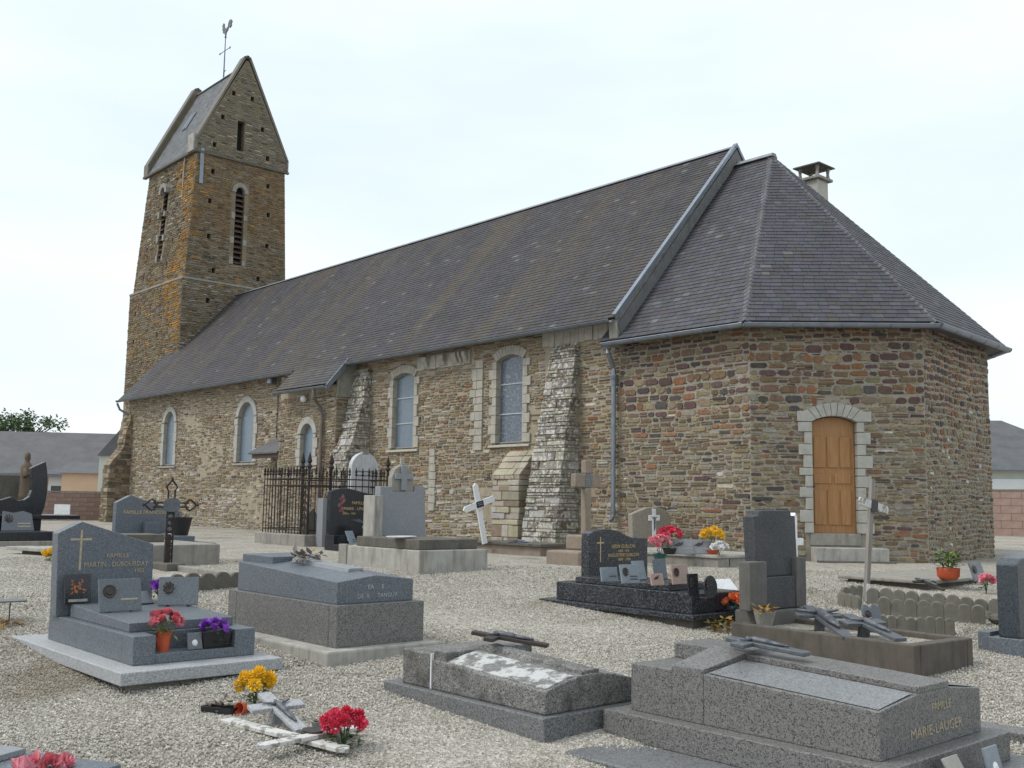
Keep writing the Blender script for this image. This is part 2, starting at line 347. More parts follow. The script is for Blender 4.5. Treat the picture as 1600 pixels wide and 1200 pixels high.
sa_ = ng.nodes.new('GeometryNodeStoreNamedAttribute'); sa_.data_type = 'FLOAT'; sa_.domain = 'INSTANCE'; sa_.inputs['Name'].default_value = 'tone'
rt = ng.nodes.new('FunctionNodeRandomValue'); rt.data_type = 'FLOAT'; rt.inputs['Seed'].default_value = 9
gl(ip.outputs[0], sa_.inputs['Geometry']); gl(rt.outputs[1], sa_.inputs['Value']); gl(sa_.outputs[0], goo.inputs[0])
gmod = go.modifiers.new('scatter', 'NODES'); gmod.node_group = ng

# ================================================================ CHURCH
AX = 20.15; YS = 16.22
church = thing('church', 'old rubble stone church with slate roofs and gabled bell tower', 'church', (0, 0, 0))
Bp = Vector((-11.32, YS, 0)); Cp = Vector((-9.03, 18.51, 0)); Dp = Vector((-9.32, 22.0, 0)); Bn = Vector((-11.32, 2*AX-YS, 0))
STONES = []     # every stone, so that the largest in view become pieces of their own
SLATES = []
class Face:
    """a wall plane: origin, horizontal unit vector, up vector (may lean), outward normal"""
    def __init__(s, o, u, up=Vector((0, 0, 1))):
        s.o = Vector(o); s.u = Vector(u).normalized(); s.up = up/up.z; s.n = s.u.cross(s.up).normalized()
    def p(s, u, v, n=0.0): return s.o+s.u*u+s.up*v+s.n*n
def panel(fc, ul, ur, H, holes, depth, mat, mb):
    """wall sheet with real rectangular openings; ul, ur give the edges at height v"""
    cuts = sorted({0.0, H, *[h[2] for h in holes], *[h[3] for h in holes]})
    for a, b in zip(cuts, cuts[1:]):
        if b-a < 1e-6: continue
        hs = sorted([h for h in holes if h[2] < (a+b)/2 < h[3]]); e = [(ul(a), ul(b))]
        for h in hs: e += [(h[0], h[0]), (h[1], h[1])]
        e.append((ur(a), ur(b)))
        for i in range(0, len(e), 2):
            l, r = e[i], e[i+1]; mb.add([fc.p(l[0], a), fc.p(r[0], a), fc.p(r[1], b), fc.p(l[1], b)], [(0, 1, 2, 3)])
    for u0, u1, v0, v1 in holes:
        q = [(u0, v0), (u1, v0), (u1, v1), (u0, v1)]
        mb.add([fc.p(u, v) for u, v in q]+[fc.p(u, v, -depth) for u, v in q], [(0, 4, 5, 1), (1, 5, 6, 2), (2, 6, 7, 3), (3, 7, 4, 0)])
def jit(c, a, r): k = 1+r.uniform(-a, a); return (c[0]*k, c[1]*k*(1+r.uniform(-.06, .06)), c[2]*k*(1+r.uniform(-.1, .1)))
def rubble(fc, part, ul, ur, H, rowh, wid, gap, pal, excl, seed, v0=0.0, dep=(.012, .035), rnd=.3, skip=0.0, split=lambda v: .33, jag=.20):
    r = random.Random(seed); v = v0; ph = r.uniform(0, 9)
    def lay(a, b, va, vb):
            if vb > H or va < v0-.02: return
            bad = False
            for e in excl:
                if a < e[1] and b > e[0] and va < e[3] and vb > e[2]:
                    if a < e[0]-.05: b = e[0]-.008
                    elif b > e[1]+.05: a = e[1]+.008
                    else: bad = True; break
            if bad or b-a < .035 or vb-va < .015 or r.random() < (skip((a+b)/2, va) if callable(skip) else skip): return
            d = r.uniform(*dep); k = rnd; w_, h_ = b-a, vb-va; cx, cy = min(w_*.3, h_*k*1.3), h_*k
            R_ = lambda x: x*r.uniform(.35, 1.1)
            J = lambda: h_*r.uniform(0, jag)
            pts = [(a+R_(cx)*1.3, va+J()), (b-R_(cx)*1.3, va+J()), (b-w_*r.uniform(0, .04), va+h_*.5-R_(h_*.3)), (b-w_*r.uniform(0, .04), va+h_*.5+R_(h_*.3)), (b-R_(cx)*1.3, vb-J()), (a+R_(cx)*1.3, vb-J()), (a+w_*r.uniform(0, .04), va+h_*.5+R_(h_*.3)), (a+w_*r.uniform(0, .04), va+h_*.5-R_(h_*.3))]
            mu, mv = (a+b)/2, (va+vb)/2; ins = max(.72, 1-.016/max(h_, .02))
            tl = (r.uniform(-.12, .12), r.uniform(-.15, .15))
            vs = [fc.p(x, y, -.006) for x, y in pts]+[fc.p(mu+(x-mu)*(ins+.5*(1-ins)), mv+(y-mv)*ins, d*(1+tl[0]*(x-mu)/w_*2+tl[1]*(y-mv)/h_*2)) for x, y in pts]
            fs = [(i, (i+1) % 8, 8+(i+1) % 8, 8+i) for i in range(8)]+[tuple(range(8, 16))]
            c = jit(pal(mu, mv, r), .16, r); ct = fc.p(mu, mv)
            dist = (ct-C0).length; STONES.append((w_*h_/dist**2, part, vs, fs, c))
    while v < H-.02:
        h = rowh(v, r); u = ul(v)-r.uniform(0, .2); um = ur(v)
        while u < um:
            wd = wid(v, r, u)
            hh = h*r.uniform(.74, 1.0); va = v+(h-hh)*r.random()+.022*math.sin(u*1.9+ph+v*1.3)+.012*math.sin(u*5.3+v*3); vb = va+hh-gap*r.uniform(.6, 1.2)
            a = max(u+gap*r.uniform(.3, .8), max(ul(va), ul(vb))); b = min(u+wd-gap*r.uniform(.3, .8), min(ur(va), ur(vb)))
            u += wd
            if h > .075 and r.random() < split(v):      # two thin stones laid in one course
                sp = va+(vb-va)*r.uniform(.35, .65); lay(a, b, va, sp-gap*.4); lay(a, b, sp+gap*.4, vb)
            else: lay(a, b, va, vb)
        v += h
def stones_out(parts, limit=300):
    STONES.sort(key=lambda t: -t[0]); rest = {}
    for i, (sz, part, vs, fs, c) in enumerate(STONES):
        if i < limit: MB().add(vs, fs, c).obj('stone', parts[part][1], parts[part][0], fixn=False)
        else: rest.setdefault(part, MB()).add(vs, fs, c)
    for part, mb in rest.items(): tag(mb.obj('rubble_stones', parts[part][1], parts[part][0], fixn=False), kind='stuff')
def pick(r, *opts):
    t = r.random()*sum(o[0] for o in opts)
    for wgt, c in opts:
        t -= wgt
        if t <= 0: return c
    return opts[-1][1]
K = dict(purple=(.112, .07, .064), rust=(.22, .108, .058), brown=(.165, .108, .068), olive=(.20, .165, .108), dark=(.075, .068, .062), khaki=(.24, .19, .118),
         grey=(.225, .205, .17), pale=(.38, .35, .295), ochre=(.25, .175, .095), white=(.46, .44, .39), lich=(.36, .185, .032))
CH = 4.42; NH = 4.92
def pal_apse(u, v, r):
    t = v+r.uniform(-.35, .35)
    if t > 2.75: return pick(r, (3.2, K['purple']), (2.2, K['rust']), (3, K['brown']), (2, K['olive']), (1.6, K['dark']), (.6, K['khaki']))
    return pick(r, (.6, K['purple']), (1.0, K['rust']), (2, K['brown']), (4, K['olive']), (1, K['dark']), (3, K['khaki']), (1.6, K['grey']), (.3, K['white']))
SPA = lambda v: .12 if v > 2.5 else .28
def row_apse(v, r):
    return r.uniform(.12, .21) if 2.7 < v < 4.1 and r.random() < .85 else r.uniform(.07, .125)
def wid_apse(v, r, u):
    return r.uniform(.13, .38) if v > 2.7 else r.choice((r.uniform(.1, .2), r.uniform(.2, .5), r.uniform(.16, .34)))
# --- choir and apse walls
fS = Face((-14.62, YS, 0), (1, 0, 0)); fD = Face(Bp, Cp-Bp); fE = Face(Cp, Dp-Cp); fNE = Face(Dp, Bn-Dp); fN = Face(Bn, (-1, 0, 0))
lD = (Cp-Bp).length; lE = (Dp-Cp).length; lNE = (Bn-Dp).length
d0 = [ (onX(0, 0, -1)) ]
def u_on(fc, px, py):    # where a pixel meets a wall plane
    d = ray(px, py); t = (fc.o-C0).dot(fc.n)/d.dot(fc.n); q = C0+d*t-fc.o; return q.dot(fc.u), q.z
dl, dz0 = u_on(fD, 1271, 833); dr, _ = u_on(fD, 1342, 833); _, dz1 = u_on(fD, 1303, 650)
mb = MB()
DOOR = (dl, dr, dz0, dz1)
panel(fS, lambda v: 0, lambda v: 3.30, CH+.1, [], .3, None, mb); panel(fD, lambda v: 0, lambda v: lD, CH+.1, [(dl-.06, dr+.06, dz0-.03, dz1+.03)], .26, None, mb)
panel(fE, lambda v: 0, lambda v: lE, CH+.1, [], .3, None, mb); panel(fNE, lambda v: 0, lambda v: lNE, CH+.1, [], .3, None, mb)
panel(fN, lambda v: 0, lambda v: 3.3, CH+.1, [], .3, None, mb)
choir = mb.obj('apse_wall', M['mortar'], church, fixn=False)
cz = lambda x: (lambda v: x)
rubble(fS, 'apse', cz(0.02), cz(3.30), CH, row_apse, wid_apse, .015, pal_apse, [], 11, dep=(.009, .024), split=SPA, jag=.13)

rubble(fD, 'apse', cz(0.0), cz(lD), CH, row_apse, wid_apse, .016, pal_apse, [(dl-.13, dr+.13, 0, dz1-.1), (dl-.2, dr+.2, dz1-.2, dz1+.1), (dl+.12, dr-.12, dz1-.05, dz1+.22), (dl-.1, dr+.45, 0, .25)], 12, dep=(.009, .024), split=SPA, jag=.13)
rubble(fE, 'apse', cz(0.0), cz(lE), CH, lambda v, r: r.uniform(.09, .17) if v > 2.2 else r.uniform(.075, .125), lambda v, r, u: r.uniform(.085, .26), .02, pal_apse, [], 13, dep=(.008, .02), rnd=.4, split=lambda v: .1, jag=.12)
# small pinning stones packed between the larger ones
fil = lambda u, v, r: pick(r, (4, K['olive']), (2, K['grey']), (2, K['brown']), (2, K['khaki']), (1, K['dark']))
for fc_, L__, ex_, sd_ in ((fS, 3.3, [], 61), (fD, lD, [(dl-.13, dr+.13, 0, dz1+.1), (dl-.1, dr+.45, 0, .25)], 62), (fE, lE, [], 63)):
    rubble(fc_, 'apse', cz(0.01), cz(L__-.01), CH, lambda v, r: r.uniform(.035, .075), lambda v, r, u: r.uniform(.05, .2), .013, fil, ex_, sd_, dep=(.001, .006), rnd=.35, skip=.22)
# --- door: leaf, panels, stone surround, steps
door = empty('door', fD.p((dl+dr)/2, dz0), math.atan2(fD.u.y, fD.u.x), church)
dw = dr-dl; dh = dz1-dz0; rise = .115
def arch_poly(hw, h, ri, n=10, inset=0.0):
    pts = [(-hw+inset, inset), (hw-inset, inset), (hw-inset, h-ri)]
    for i in range(1, n): a = i/n; pts.append(((hw-inset)*(1-2*a), h-ri+(ri-inset)*math.sin(math.pi*a)**.75))
    pts.append((-hw+inset, h-ri)); return pts
lf = MB().prism(arch_poly(dw/2-.01, dh-.012, rise), 'y', .20, .15).obj('leaf', M['oak'], door, .004)
def pnl(u0, u1, v0, v1): MB().box(u0, u1, .128, .152, v0, v1).obj('panel', M['oak'], lf, .01)
W3 = [(-dw*.43, -dw*.165), (-dw*.125, dw*.125), (dw*.165, dw*.40)]
for a, b in W3: pnl(a, b, .15, .80); pnl(a, b, 1.22, 1.80)
for a, b in ((-dw*.43, -dw*.03), (dw*.03, dw*.40)): pnl(a, b, .92, 1.10)
MB().lathe([(.028, 0), (.03, .012), (.012, .02), (.012, .045), (.03, .05), (.03, .075)], (0, 0, 0), 12).obj('door_knob', M['bronze'], lf, loc=(-dw*.455, .15, .87)).rotation_euler = (R(90), 0, 0)
r = random.Random(5); zz = 0.0; i = 0
while zz < dh-rise-.03:
    h = min(r.uniform(.13, .24), dh-rise-zz)
    if dh-rise-zz-h < .06: h = dh-rise-zz
    for sgn in (-1, 1):
        wd = (.26 if (i+(sgn > 0)) % 2 else .15)+r.uniform(-.02, .02)
        x0 = sgn*dw/2; MB().box(x0, x0+sgn*wd, -.04-r.uniform(0, .006), .2, zz+.005, zz+h-.006).obj('jamb_stone', M['ashlar_door'], door, .007)
    zz += h; i += 1
nv = 9
for i in range(nv):
    def pt(t, k):
        x = dw/2*(1-2*t); z = dh-rise+rise*math.sin(math.pi*t)**.75
        ang = R(52)*(1-2*t); return (x+math.sin(ang)*k, z+math.cos(ang)*k) if k else (x, z)
    a, b = i/nv+.004, (i+1)/nv-.004
    q = [pt(a, 0), pt((a+b)/2, 0), pt(b, 0), pt(b, .24), pt((a+b)/2, .245), pt(a, .24)]
    if i == 0: q[5] = (dw/2+.27, dh-rise+.2); q.append((dw/2+.27, dh-rise+.01))
    if i == nv-1: q[3] = (-dw/2-.27, dh-rise+.2); q.insert(3, (-dw/2-.27, dh-rise+.01))
    MB().prism(q, 'y', -.042-r.uniform(0, .006), .2).obj('voussoir', M['ashlar_door'], door, .006)
box('threshold', M['concrete'], door, -dw/2-.06, dw/2+.04, -.03, .2, -.22, -.002, .008)
box('door_step', M['concrete_light'], door, -dw/2-.06, dw/2+.42, -.42, -.02, -dz0-.05, -.25, .015)
box('footing_slab', M['concrete_dark'], door, -dw/2-.05, dw/2+.5, -.55, -.4, -dz0-.05, -dz0+.035, .01)
# --- nave south wall
XW, XE = -42.0, -14.62
fNv = Face((XW, YS, 0), (1, 0, 0)); fA = Face((-27.85, 15.55, 0), (1, 0, 0)); LA = 3.12; AH = 4.1
WIN = dict(w1=(-37.78, -36.88, 2.2, 4.22, .45), w2=(-31.82, -30.72, 2.2, 4.2, .52), w4=(-22.87, -21.91, 2.4, 4.43, .14), w5=(-18.58, -17.64, 2.4, 4.52, .14))
holes = [(a-XW-.05, b-XW+.05, c-.04, d+.03) for a, b, c, d, _ in WIN.values()]
W3h = (-26.55-fA.o.x, -25.85-fA.o.x, 1.97, 3.2)
mb = MB(); panel(fNv, cz(0), cz(XE-XW), NH+.25, holes, .34, None, mb); panel(fA, cz(0), cz(LA), AH+.15, [(W3h[0]-.05, W3h[1]+.05, W3h[2]-.04, W3h[3]+.03)], .3, None, mb)
fAE = Face((-27.85+LA, 15.55, 0), (0, 1, 0)); panel(fAE, cz(0), cz(.67), AH+.6, [], .1, None, mb)
fAW = Face((-27.85, YS, 0), (0, -1, 0)); panel(fAW, cz(0), cz(.67), AH+.6, [], .1, None, mb)
fWw = Face((XW, 2*AX-YS, 0), (0, -1, 0)); panel(fWw, cz(0), cz(2*(AX-YS)), NH, [], .1, None, mb)
mb.add([(XW, 2*AX-YS, 0), (XE, 2*AX-YS, 0), (XE, 2*AX-YS, NH), (XW, 2*AX-YS, NH)], [(0, 1, 2, 3)])
nave = mb.obj('nave_wall', M['mortar_nave'], church, fixn=False)
def pal_nave(u, v, r):
    x = XW+u
    if v < 1.1+.5*math.sin(u*.7): return pick(r, (3, K['pale']), (3, K['grey']), (2, K['khaki']), (1, K['ochre']), (1, K['brown']), (1, K['white']))
    if x < -24 : return pick(r, (1.6, K['pale']), (2.2, K['grey']), (2.6, K['khaki']), (2.6, K['ochre']), (3, K['brown']), (.5, K['white']), (.8, K['dark']))
    return pick(r, (1, K['pale']), (2.4, K['grey']), (2.6, K['khaki']), (2.4, K['ochre']), (3, K['brown']), (.5, K['rust']), (.3, K['white']), (.6, K['dark']))
row_n = lambda v, r: r.uniform(.045, .085) if r.random() < .85 else r.uniform(.09, .15)
wid_n = lambda v, r, u: r.uniform(.1, .38)
CHN = (-19.32-XW, -19.1-XW, 2.25, 4.5); CORB = [(-21.8-XW, -19.5-XW, 4.42, 4.8), (-17.0-XW, -14.7-XW, 4.55, 4.95)]
exN = [q for a, b, c, d, ri in WIN.values() for q in ((a-XW-.12, b-XW+.12, c-.1, d-ri*.5), (a-XW-.15 if ri < .3 else a-XW+.02, b-XW+.15 if ri < .3 else b-XW-.02, d-ri, d+.08), (a-XW+.2, b-XW-.2, d-.05, d+.17))]

exN += [CHN]+CORB+[(-27.85-XW, -24.73-XW, 0, 4.6), (-16.9-XW, -15.8-XW, 0, 4.6), (-18.08-XW, -17.16-XW, 0, 2.1), (-24.7-XW, -23.95-XW, 0, 4.55)]
rubble(fNv, 'nave', cz(.0), cz(XE-XW), NH, row_n, wid_n, .014, pal_nave, exN, 21, dep=(.008, .03), skip=lambda u, v: .04+(.5 if math.sin(u*1.1+1.2*math.sin(v*1.9))+.7*math.sin(u*.43+v*.8+2) > .75+v*.18 else 0))
rubble(fA, 'nave', cz(0), cz(LA), AH, row_n, wid_n, .014, lambda u, v, r: pal_nave(u+14, v, r), [(W3h[0]-.1, W3h[1]+.1, W3h[2]-.1, W3h[3]-.1), (W3h[0]+.08, W3h[1]-.08, W3h[3]-.15, W3h[3]+.15)], 22)
rubble(fAE, 'nave', cz(0), cz(.66), AH+.3, row_n, wid_n, .014, lambda u, v, r: pal_nave(u+17, v, r), [], 23)
# chain of dressed quoins and the corbel tables under the eaves
r = random.Random(8); z = 2.25; i = 0
while z < 4.45:
    h = r.uniform(.16, .3); wd = r.uniform(.2, .34)
    MB().box(-19.1-wd, -19.1, YS-.042, YS+.05, z+.006, min(z+h, 4.5)-.006).obj('quoin', M['ashlar'], nave, .008)
    if wd < .28: MB().box(-19.1-wd-r.uniform(.12, .25), -19.1-wd-.012, YS-.041, YS+.05, z+.006, min(z+h, 4.5)-.006).obj('quoin', M['ashlar'], nave, .008)
    z += h; i += 1
for i in range(8):
    z = .75+i*.2; MB().box(-21.18, -21.18+r.uniform(.22, .3), YS-.042, YS+.05, z+.006, z+.194).obj('quoin', M['ashlar'], nave, .008)
for u0, u1, v0, v1 in CORB:
    x = XW+u0
    while x < XW+u1-.1:
        wd = r.uniform(.16, .34); xe = min(x+wd, XW+u1)
        MB().box(x+.005, xe-.005, YS-.035-r.uniform(0, .03), YS+.05, v0+r.uniform(0, .03), v1-.01).obj('cornice_stone', M['ashlar'], nave, .012)
        if r.random() < .5 and u0 < 24: MB().prism([(YS-.2, v1-.05), (YS-.03, v1-.05), (YS-.03, v0+.06), (YS-.08, v0+.05), (YS-.18, v1-.16)], 'x', x+.03, xe-.05).obj('corbel', M['ashlar_white'], nave, .02)
        x = xe
# --- windows
def window(name, fc, u0, u1, v0, v1, rise, style, glass, mats, bars=0):
    um = (u0+u1)/2; hw = (u1-u0)/2; h = v1-v0; rz = math.atan2(fc.u.y, fc.u.x)
    wdw = empty(name, fc.p(um, v0), rz, church)
    P_ = lambda d, ins: MB().prism(arch_poly(hw, h, rise, 12, ins), 'y', d, d+.012)
    def outl(t): return (hw*(1-2*t), h-rise+rise*math.sin(math.pi*t)**(.5 if style == 'round' else .75))
    P_(.10, .0).obj('pane', M[glass], wdw)
    fr = MB()   # frame ring following the opening
    op, ip_ = arch_poly(hw, h, rise, 12, 0), arch_poly(hw, h, rise, 12, .035)
    n = len(op); vs = [(x, .065, z) for x, z in op]+[(x, .065, z) for x, z in ip_]+[(x, .10, z) for x, z in ip_]
    fr.add(vs, [(i, (i+1) % n, n+(i+1) % n, n+i) for i in range(n)]+[(n+i, n+(i+1) % n, 2*n+(i+1) % n, 2*n+i) for i in range(n)])
    fr.obj('frame', M['concrete'], wdw)
    for k in range(bars):
        z = h*(.33+.34*k) if bars == 2 else h*.5
        MB().box(-hw+.03, hw-.03, .078, .097, z-.012, z+.012).obj('saddle_bar', M['saddlebar'], wdw)
    r = random.Random(hash(name+str(u0)) % 1000 if False else int(u0*10))
    z = 0; i = 0; H0 = h-rise
    while z < H0-.02:
        hh = min(r.uniform(*mats[1]), H0-z)
        if H0-z-hh < .08: hh = H0-z
        for sgn in (-1, 1):
            wd = mats[2][(i+(sgn > 0)) % 2]+r.uniform(-.015, .015); x0 = sgn*hw
            MB().box(x0, x0+sgn*wd, -.042-r.uniform(0, .008), .19, z+.004, z+hh-.004).obj('jamb_stone', M[mats[0]], wdw, .007)
        z += hh; i += 1
    nv = mats[3]
    for i in range(nv):
        a, b = i/nv+.004, (i+1)/nv-.004; t = .2 if style == 'round' else .22
        ang = lambda q: (R(90) if style == 'round' else R(40))*(1-2*q)
        f = lambda q, k: (outl(q)[0]+math.sin(ang(q))*k, outl(q)[1]+math.cos(ang(q))*k)
        ts = [a+(b-a)*j/4 for j in range(5)]
        q = [f(x, 0) for x in ts]+[f(x, t) for x in reversed(ts)]
        MB().prism(q, 'y', -.044-r.uniform(0, .008), .19).obj('voussoir', M[mats[0]], wdw, .006)
    MB().prism([(-.07, -.10), (.19, -.12), (.19, .0), (-.05, -.045)], 'x', -hw-mats[2][1], hw+mats[2][1]).obj('sill', M['concrete'] if style == 'round' else M['ashlar'], wdw, .008)
    return wdw
a = WIN['w1']; tag(window('window', fNv, a[0]-XW, a[1]-XW, a[2], a[3], a[4], 'round', 'glass', ('ashlar_door', (.3, .5), (.19, .25), 3)), 'far left round-arched window in smooth pale surround')
a = WIN['w2']; tag(window('window', fNv, a[0]-XW, a[1]-XW, a[2], a[3], a[4], 'round', 'glass', ('ashlar_door', (.3, .55), (.19, .26), 3)), 'round-arched window beside the small porch roof')
tag(window('window', fA, *W3h, .33, 'round', 'glass', ('ashlar_door', (.2, .4), (.17, .26), 3)), 'small round-arched window behind the iron railing')
a = WIN['w4']; tag(window('window', fNv, a[0]-XW, a[1]-XW, a[2], a[3], a[4], 'seg', 'glass', ('ashlar', (.2, .34), (.14, .22), 11), 2), 'tall plain-glazed window with two pale bars')
a = WIN['w5']; tag(window('window', fNv, a[0]-XW, a[1]-XW, a[2], a[3], a[4], 'seg', 'glass_lead', ('ashlar', (.17, .3), (.16, .26), 11), 2), 'leaded window above the short buttress')
# --- buttresses
def buttress(label, x0, x1, prof, mat, seed, pal, nrow=.13, y1=YS, tp=0.0):
    """prof: (y, z) line of the outer face from the ground up; core and laid stones"""
    core = [(y+.02, z) for y, z in prof]
    b = MB().prism(core+[(y1, prof[-1][1]), (y1, 0)], 'x', x0+.02+tp, x1-.02).obj('buttress', M['mortar_nave'], church); tag(b, label)
    r = random.Random(seed)
    def yo(z):
        for (ya, za), (yb, zb) in zip(prof, prof[1:]):
            if za <= z <= zb: return ya+(yb-ya)*(z-za)/max(zb-za, 1e-6)
        return prof[-1][0]
    z = 0
    while z < prof[-1][1]-.04:
        h = min(r.choice((r.uniform(.45, .8), r.uniform(.8, 1.9)))*nrow, prof[-1][1]-z); ya, yb = yo(z+.001), yo(z+h-.001)
        x = x0+tp*z/prof[-1][1]
        while x < x1-.02:
            wd = r.uniform(.12, .55); xe = x+wd
            if x1-xe < .12: xe = x1
            j = r.uniform(-.035, .015); last = xe == x1
            dpt = r.uniform(.12, .3) if last else .08
            q = [(ya+j, z+.008), (ya+j+dpt, z+.008), (yb+j+dpt, z+h-.006), (yb+j, z+h-.006)]
            o = MB().prism(q, 'x', x+.006, xe-.006+(.012 if last else 0), jit(pal(r), .15, r)).obj('stone', mat, b, .012)
            if last and y1-ya > dpt+.12:
                yy = ya+j+dpt+.012
                while yy < y1-.05:
                    y2 = min(yy+r.uniform(.14, .35), y1)
                    MB().box(x1-.06, x1+.008+r.uniform(-.008, .008), yy, y2-.01, z+.008, z+h-.006, jit(pal(r), .15, r)).obj('stone', mat, b, .01); yy = y2
            x = xe
        z += h
    return b
M['butt'] = attrmat('buttress_stone', var=.3, nscale=9, lichen=(.60, .59, .55), lich_amt=.85, lich_thr=.505, bstr=.8)
M['butt2'] = attrmat('plain_buttress_stone', var=.25, nscale=6, lichen=(.55, .53, .48), lich_amt=.5, lich_thr=.6)
pw = lambda r: pick(r, (4, (.26, .245, .21)), (3, (.19, .175, .145)), (1.5, (.13, .11, .085)), (1, (.36, .34, .30)))
po = lambda r: pick(r, (4, (.39, .35, .275)), (2, (.33, .30, .24)), (1, (.23, .18, .13)), (1, (.42, .40, .35)))
pd = lambda r: pick(r, (3, (.24, .19, .13)), (3, (.17, .125, .085)), (2, (.28, .24, .18)), (1, (.11, .09, .07)))
buttress('tall battered buttress crusted with white lichen', -16.9, -15.8, [(15.5, 0), (15.55, .55), (15.66, 1.6), (15.78, 2.4), (15.98, 3.6), (16.1, 4.55)], M['butt'], 31, pw, .105, tp=.3)
buttress('short buttress under the leaded window', -18.08, -17.16, [(15.66, 0), (15.69, 1.58), (15.67, 1.6), (16.17, 2.2)], M['butt2'], 32, po, .2)
buttress('sloping buttress beside the rusty downpipe', -24.7, -23.97, [(15.4, 0), (15.46, 2.3), (15.52, 2.32), (15.75, 2.95), (15.98, 3.9), (16.1, 4.7)], M['butt'], 33, pw, .13)
buttress('corner buttress at the west end of the nave', -41.6, -40.9, [(15.35, 0), (15.4, 2.3), (15.42, 2.32), (15.9, 2.95), (15.95, 3.4), (16.15, 4.3)], M['butt2'], 34, pd, .11)
# second corner buttress, facing west
def wbutt():
    prof = [(-42.75, 0), (-42.7, 2.5), (-42.45, 3.1), (-42.4, 3.5), (-42.1, 4.2)]
    b = MB().prism(prof+[(-41.9, 4.2), (-41.9, 0)], 'y', YS+.05, YS+.75).obj('buttress', M['mortar_nave'], church); tag(b, 'west-facing corner buttress at the far end')
    r = random.Random(35); z = 0
    while z < 4.1:
        h = r.uniform(.09, .18); xa = np.interp(z, [p[1] for p in prof], [p[0] for p in prof]); x = xa-.015
        while x < -42.02:
            xe = min(x+r.uniform(.15, .4), -42.0); MB().box(x, xe-.01, YS+.03, YS+.2, z+.006, z+h-.006, jit(pd(r), .2, r)).obj('stone', M['butt2'], b, .01); x = xe
        z += h
wbutt()
# --- tower
XT = -40.33
TH = 10.12
mb = MB()
lowc = [(-45.75, 17.66), (XT+.12, 17.66), (XT+.12, 22.6), (-45.75, 22.6)]; s2b = [(-45.65, 17.76), (XT+.03, 17.76), (XT+.03, 22.5), (-45.65, 22.5)]
s2t = [(-45.32, 18.08), (XT, 18.08), (XT, 22.23), (-45.32, 22.23)]; TT = 15.68
sc = lambda p: ((p[0])*1.01255, (p[1]-.97)*1.01255+.97)
EH = [sc(p) for p in [(18.58, 14.74), (21.17, 14.67), (18.51, 13.44), (21.24, 13.38), (18.53, 11.92), (21.24, 11.98), (18.81, 10.49), (20.88, 10.46), (18.59, 9.17)]]
GH = [sc(p) for p in [(19.34, 18.4), (20.22, 18.39), (18.89, 17.21), (20.77, 17.14), (18.58, 15.91), (21.08, 15.9)]]
SH = [sc(p) for p in [(-43.89, 14.71), (-41.23, 14.68), (-41.33, 13.44), (-44.04, 13.27), (-41.39, 11.85), (-44.06, 11.9), (-44.09, 10.6), (-41.72, 10.9), (-44.44, 9.05), (-41.97, 7.83), (-44.47, 7.79)]]
def lean(b, t, h): return Vector((t[0]-b[0], t[1]-b[1], h))
# upper stage faces: u measured from the face's own left edge at its foot
h2 = TT-TH
fTE = Face((s2b[1][0], s2b[1][1], TH), (0, 1, 0), Vector((s2t[1][0]-s2b[1][0], 0, h2)))
ulE = lambda v: (s2t[1][1]-s2b[1][1])*v/h2; urE = lambda v: s2b[2][1]-s2b[1][1]+(s2t[2][1]-s2b[2][1])*v/h2
fTS = Face((s2b[0][0], s2b[0][1], TH), (1, 0, 0), Vector((0, s2t[0][1]-s2b[0][1], h2)))
ulS = lambda v: (s2t[0][0]-s2b[0][0])*v/h2; urS = lambda v: s2b[1][0]-s2b[0][0]+(s2t[1][0]-s2b[1][0])*v/h2
hol = lambda c, z, o, zb: (c-o-.085, c-o+.085, z-zb-.11, z-zb+.11)
hE = [hol(y, z, fTE.o.y, TH) for y, z in EH if z > TH+.15]; hS = [hol(x, z, fTS.o.x, TH) for x, z in SH if z > TH+.15]
BE = (20.12-.21-fTE.o.y, 20.12+.21-fTE.o.y, 11.03-TH, 14.5-TH); BS = (-43.15-.22-fTS.o.x, -43.15+.22-fTS.o.x, 11.25-TH, 14.62-TH)
panel(fTE, ulE, urE, h2, hE+[BE], .3, None, mb); panel(fTS, ulS, urS, h2, hS+[BS], .3, None, mb)
fLE = Face((lowc[1][0], lowc[1][1], 0), (0, 1, 0)); fLS = Face((lowc[0][0], lowc[0][1], 0), (1, 0, 0)); LE = lowc[2][1]-lowc[1][1]; LS = lowc[1][0]-lowc[0][0]
hLE = [hol(y, z, fLE.o.y, 0) for y, z in EH if z < TH-.15]; hLS = [hol(x, z, fLS.o.x, 0) for x, z in SH if z < TH-.15]
panel(fLE, cz(0), cz(LE), TH, hLE, .3, None, mb); panel(fLS, cz(0), cz(LS), TH, hLS, .3, None, mb)
for a, b, zz0, c, d, zz1 in ((s2b[2], s2b[3], TH, s2t[3], s2t[2], TT), (s2b[3], s2b[0], TH, s2t[0], s2t[3], TT), (lowc[2], lowc[3], 0, lowc[3], lowc[2], TH), (lowc[3], lowc[0], 0, lowc[0], lowc[3], TH)):
    mb.add([(*a, zz0), (*b, zz0), (*c, zz1), (*d, zz1)], [(0, 1, 2, 3)])
tower = mb.obj('tower', M['mortar_tower'], church, fixn=False)
tag(tower, 'bell tower of brown and orange-lichened rubble')
MB().prism([(lowc[0][0]+.01, lowc[0][1]+.01), (lowc[1][0]-.01, lowc[1][1]+.01), (lowc[2][0]-.01, lowc[2][1]-.01), (lowc[3][0]+.01, lowc[3][1]-.01)], 'z', TH-.02, TH-.004).obj('ledge', M['mortar_tower'], tower)
inner = MB().box(s2t[0][0]+.32, XT-.32, 18.42, 21.9, 7.3, 15.4).obj('dark_inside', M['dark'], tower)
